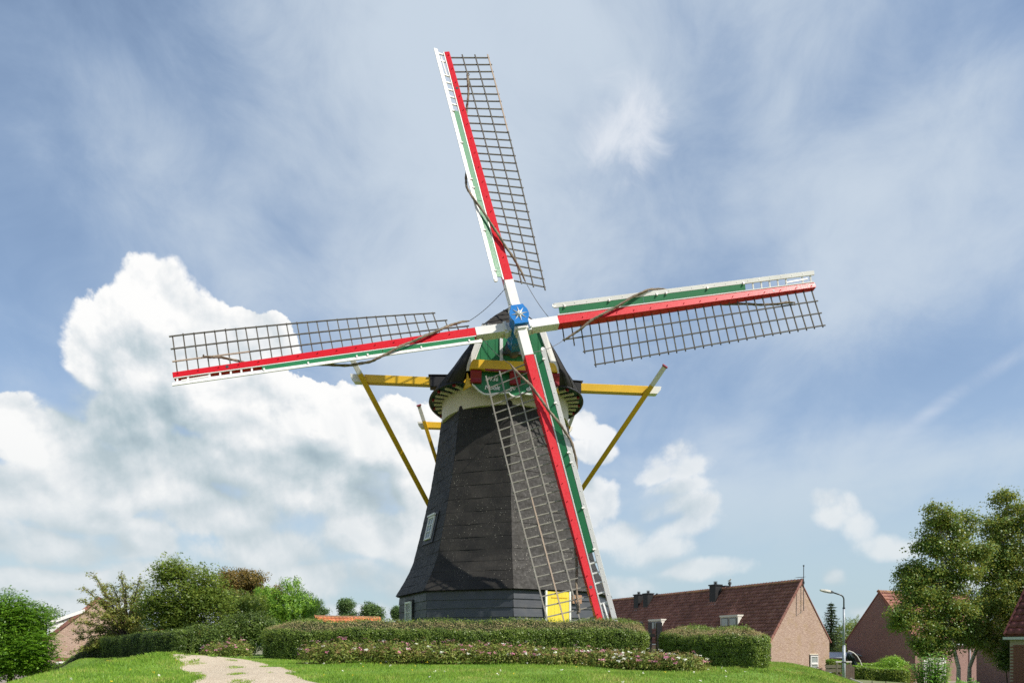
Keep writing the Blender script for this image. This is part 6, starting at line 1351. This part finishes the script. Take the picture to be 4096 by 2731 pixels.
# lawn ------------------------------------------------------------------------
def lawn():
    n = 250000; x = R_.uniform(-12.5, 9.5, n); y = 9.0 + 12.0 * R_.random(n) ** 1.25
    k = 70000; x = np.concatenate([x, R_.uniform(-21, -9.5, k)]); y = np.concatenate([y, R_.uniform(13, 30, k)])
    keep = ~on_path(x, y, -0.06) & (np.abs(x) < y * 0.80 + 0.4) & ((x > -9.5) | ((x + 11.6) * 0.71 + (y - 23.6) * 0.70 < 0.3)); x, y = x[keep], y[keep]; n = len(x)
    z = gz(x, y); sun_ = R_.normal(0, 0.28, (n, 2)); patch = 0.75 + 0.35 * np.sin(x * 1.7 + np.sin(y * 2.1)) * np.sin(y * 1.3) ; hgt = R_.uniform(0.035, 0.075, n) * patch
    hgt = np.where((((x + 8.9) / 1.5) ** 2 + ((y - 16.6) / 2.8) ** 2) < 1, hgt * 1.7, hgt); w = R_.uniform(0.006, 0.011, n)
    a = R_.uniform(0, 2 * np.pi, n); dx, dy = np.cos(a) * w, np.sin(a) * w
    V = np.stack([np.stack([x - dx, y - dy, z - 0.01], 1), np.stack([x + dx, y + dy, z - 0.01], 1), np.stack([x + sun_[:, 0] * hgt, y + sun_[:, 1] * hgt, z + hgt], 1)], 1).reshape(-1, 3)
    o = np_obj('grass', V, np.arange(3 * n).reshape(-1, 3), M['grass_blade']); tag(o, None, None, kind='stuff')
    # long tufts on the berm, along the hedge foot and the far edge of the lawn
    T = []
    for i in range(260):
        if i < 150: T.append((R_.normal(-9.0, 0.55), R_.normal(16.4, 1.1), R_.uniform(0.05, 0.11)))
        elif i < 200: T.append((R_.uniform(4.2, 7.5), R_.uniform(13.5, 15.2), R_.uniform(0.05, 0.10)))
        else: T.append((R_.uniform(5.5, 9.0), R_.uniform(14.5, 19), R_.uniform(0.04, 0.08)))
    T = np.array(T); m = 26; X = np.repeat(T[:, 0], m) + R_.normal(0, 0.05, len(T) * m); Y = np.repeat(T[:, 1], m) + R_.normal(0, 0.05, len(T) * m); H = np.repeat(T[:, 2], m) * R_.uniform(0.5, 1.1, len(T) * m); Z = gz(X, Y); n = len(X); lean = R_.normal(0, 0.45, (n, 2)); a = R_.uniform(0, 6.28, n); w = 0.0035
    V = np.stack([np.stack([X - np.cos(a) * w, Y - np.sin(a) * w, Z - 0.01], 1), np.stack([X + np.cos(a) * w, Y + np.sin(a) * w, Z - 0.01], 1), np.stack([X + lean[:, 0] * H * 0.35 + np.cos(a) * w * .7, Y + lean[:, 1] * H * 0.35 + np.sin(a) * w * .7, Z + H * 0.65], 1), np.stack([X + lean[:, 0] * H, Y + lean[:, 1] * H, Z + H], 1)], 1).reshape(-1, 3)
    o = np_obj('long_grass', V, np.arange(4 * n).reshape(-1, 4), M['grass_blade']); tag(o, None, None, kind='stuff')
    # weeds and grass tufts growing through the gravel
    k = 5200; y = R_.uniform(9.5, 19.5, k); c, h = path_center(y); x = c + R_.uniform(-1.15, 1.15, k) * h; f = np.sin(x * 3.1 + 1.3 * y) * np.sin(y * 2.6 - x) + 0.5 * np.sin(x * 7 + y * 3); kp = f > 0.72; x, y = x[kp], y[kp]; n = len(x)
    x = np.repeat(x, 8) + R_.normal(0, 0.04, n * 8); y = np.repeat(y, 8) + R_.normal(0, 0.05, n * 8); n = len(x); z = gz(x, y) + 0.01; H = R_.uniform(0.015, 0.04, n); a = R_.uniform(0, 6.28, n); w = 0.006; l = R_.normal(0, 0.5, (n, 2))
    V = np.stack([np.stack([x - np.cos(a) * w, y - np.sin(a) * w, z], 1), np.stack([x + np.cos(a) * w, y + np.sin(a) * w, z], 1), np.stack([x + l[:, 0] * H, y + l[:, 1] * H, z + H], 1)], 1).reshape(-1, 3)
    o = np_obj('path_weeds', V, np.arange(3 * n).reshape(-1, 3), M['grass_blade']); tag(o, None, None, kind='stuff')
    # daisies and dandelions
    k = 60; x = R_.uniform(-9, 5, k); y = R_.uniform(10.5, 16, k); kp = ~on_path(x, y, 0.1); x, y = x[kp], y[kp]; P = np.repeat(np.stack([x, y, gz(x, y) + 0.075], 1), 8, 0) + R_.normal(0, 0.006, (len(x) * 8, 3)); mk = np.repeat(R_.random(len(x)) < 0.7, 8)
    for msk, mat, nm in ((mk, 'whitefl', 'daisies'), (~mk, 'lemonfl', 'dandelions')):
        lv = leaves(P[msk], np.tile([0, -0.3, 1.0], (msk.sum(), 1)), 0.02, 0.8, None, 0.05, 0.3); o = np_obj(nm, lv[0], lv[1], M[mat]); tag(o, None, None, kind='stuff')
M['lemonfl'] = leaf_mat('yellow_flower', [(0.75, 0.55, 0.02), (0.80, 0.62, 0.04)], 0.2, 0.6)
lawn()
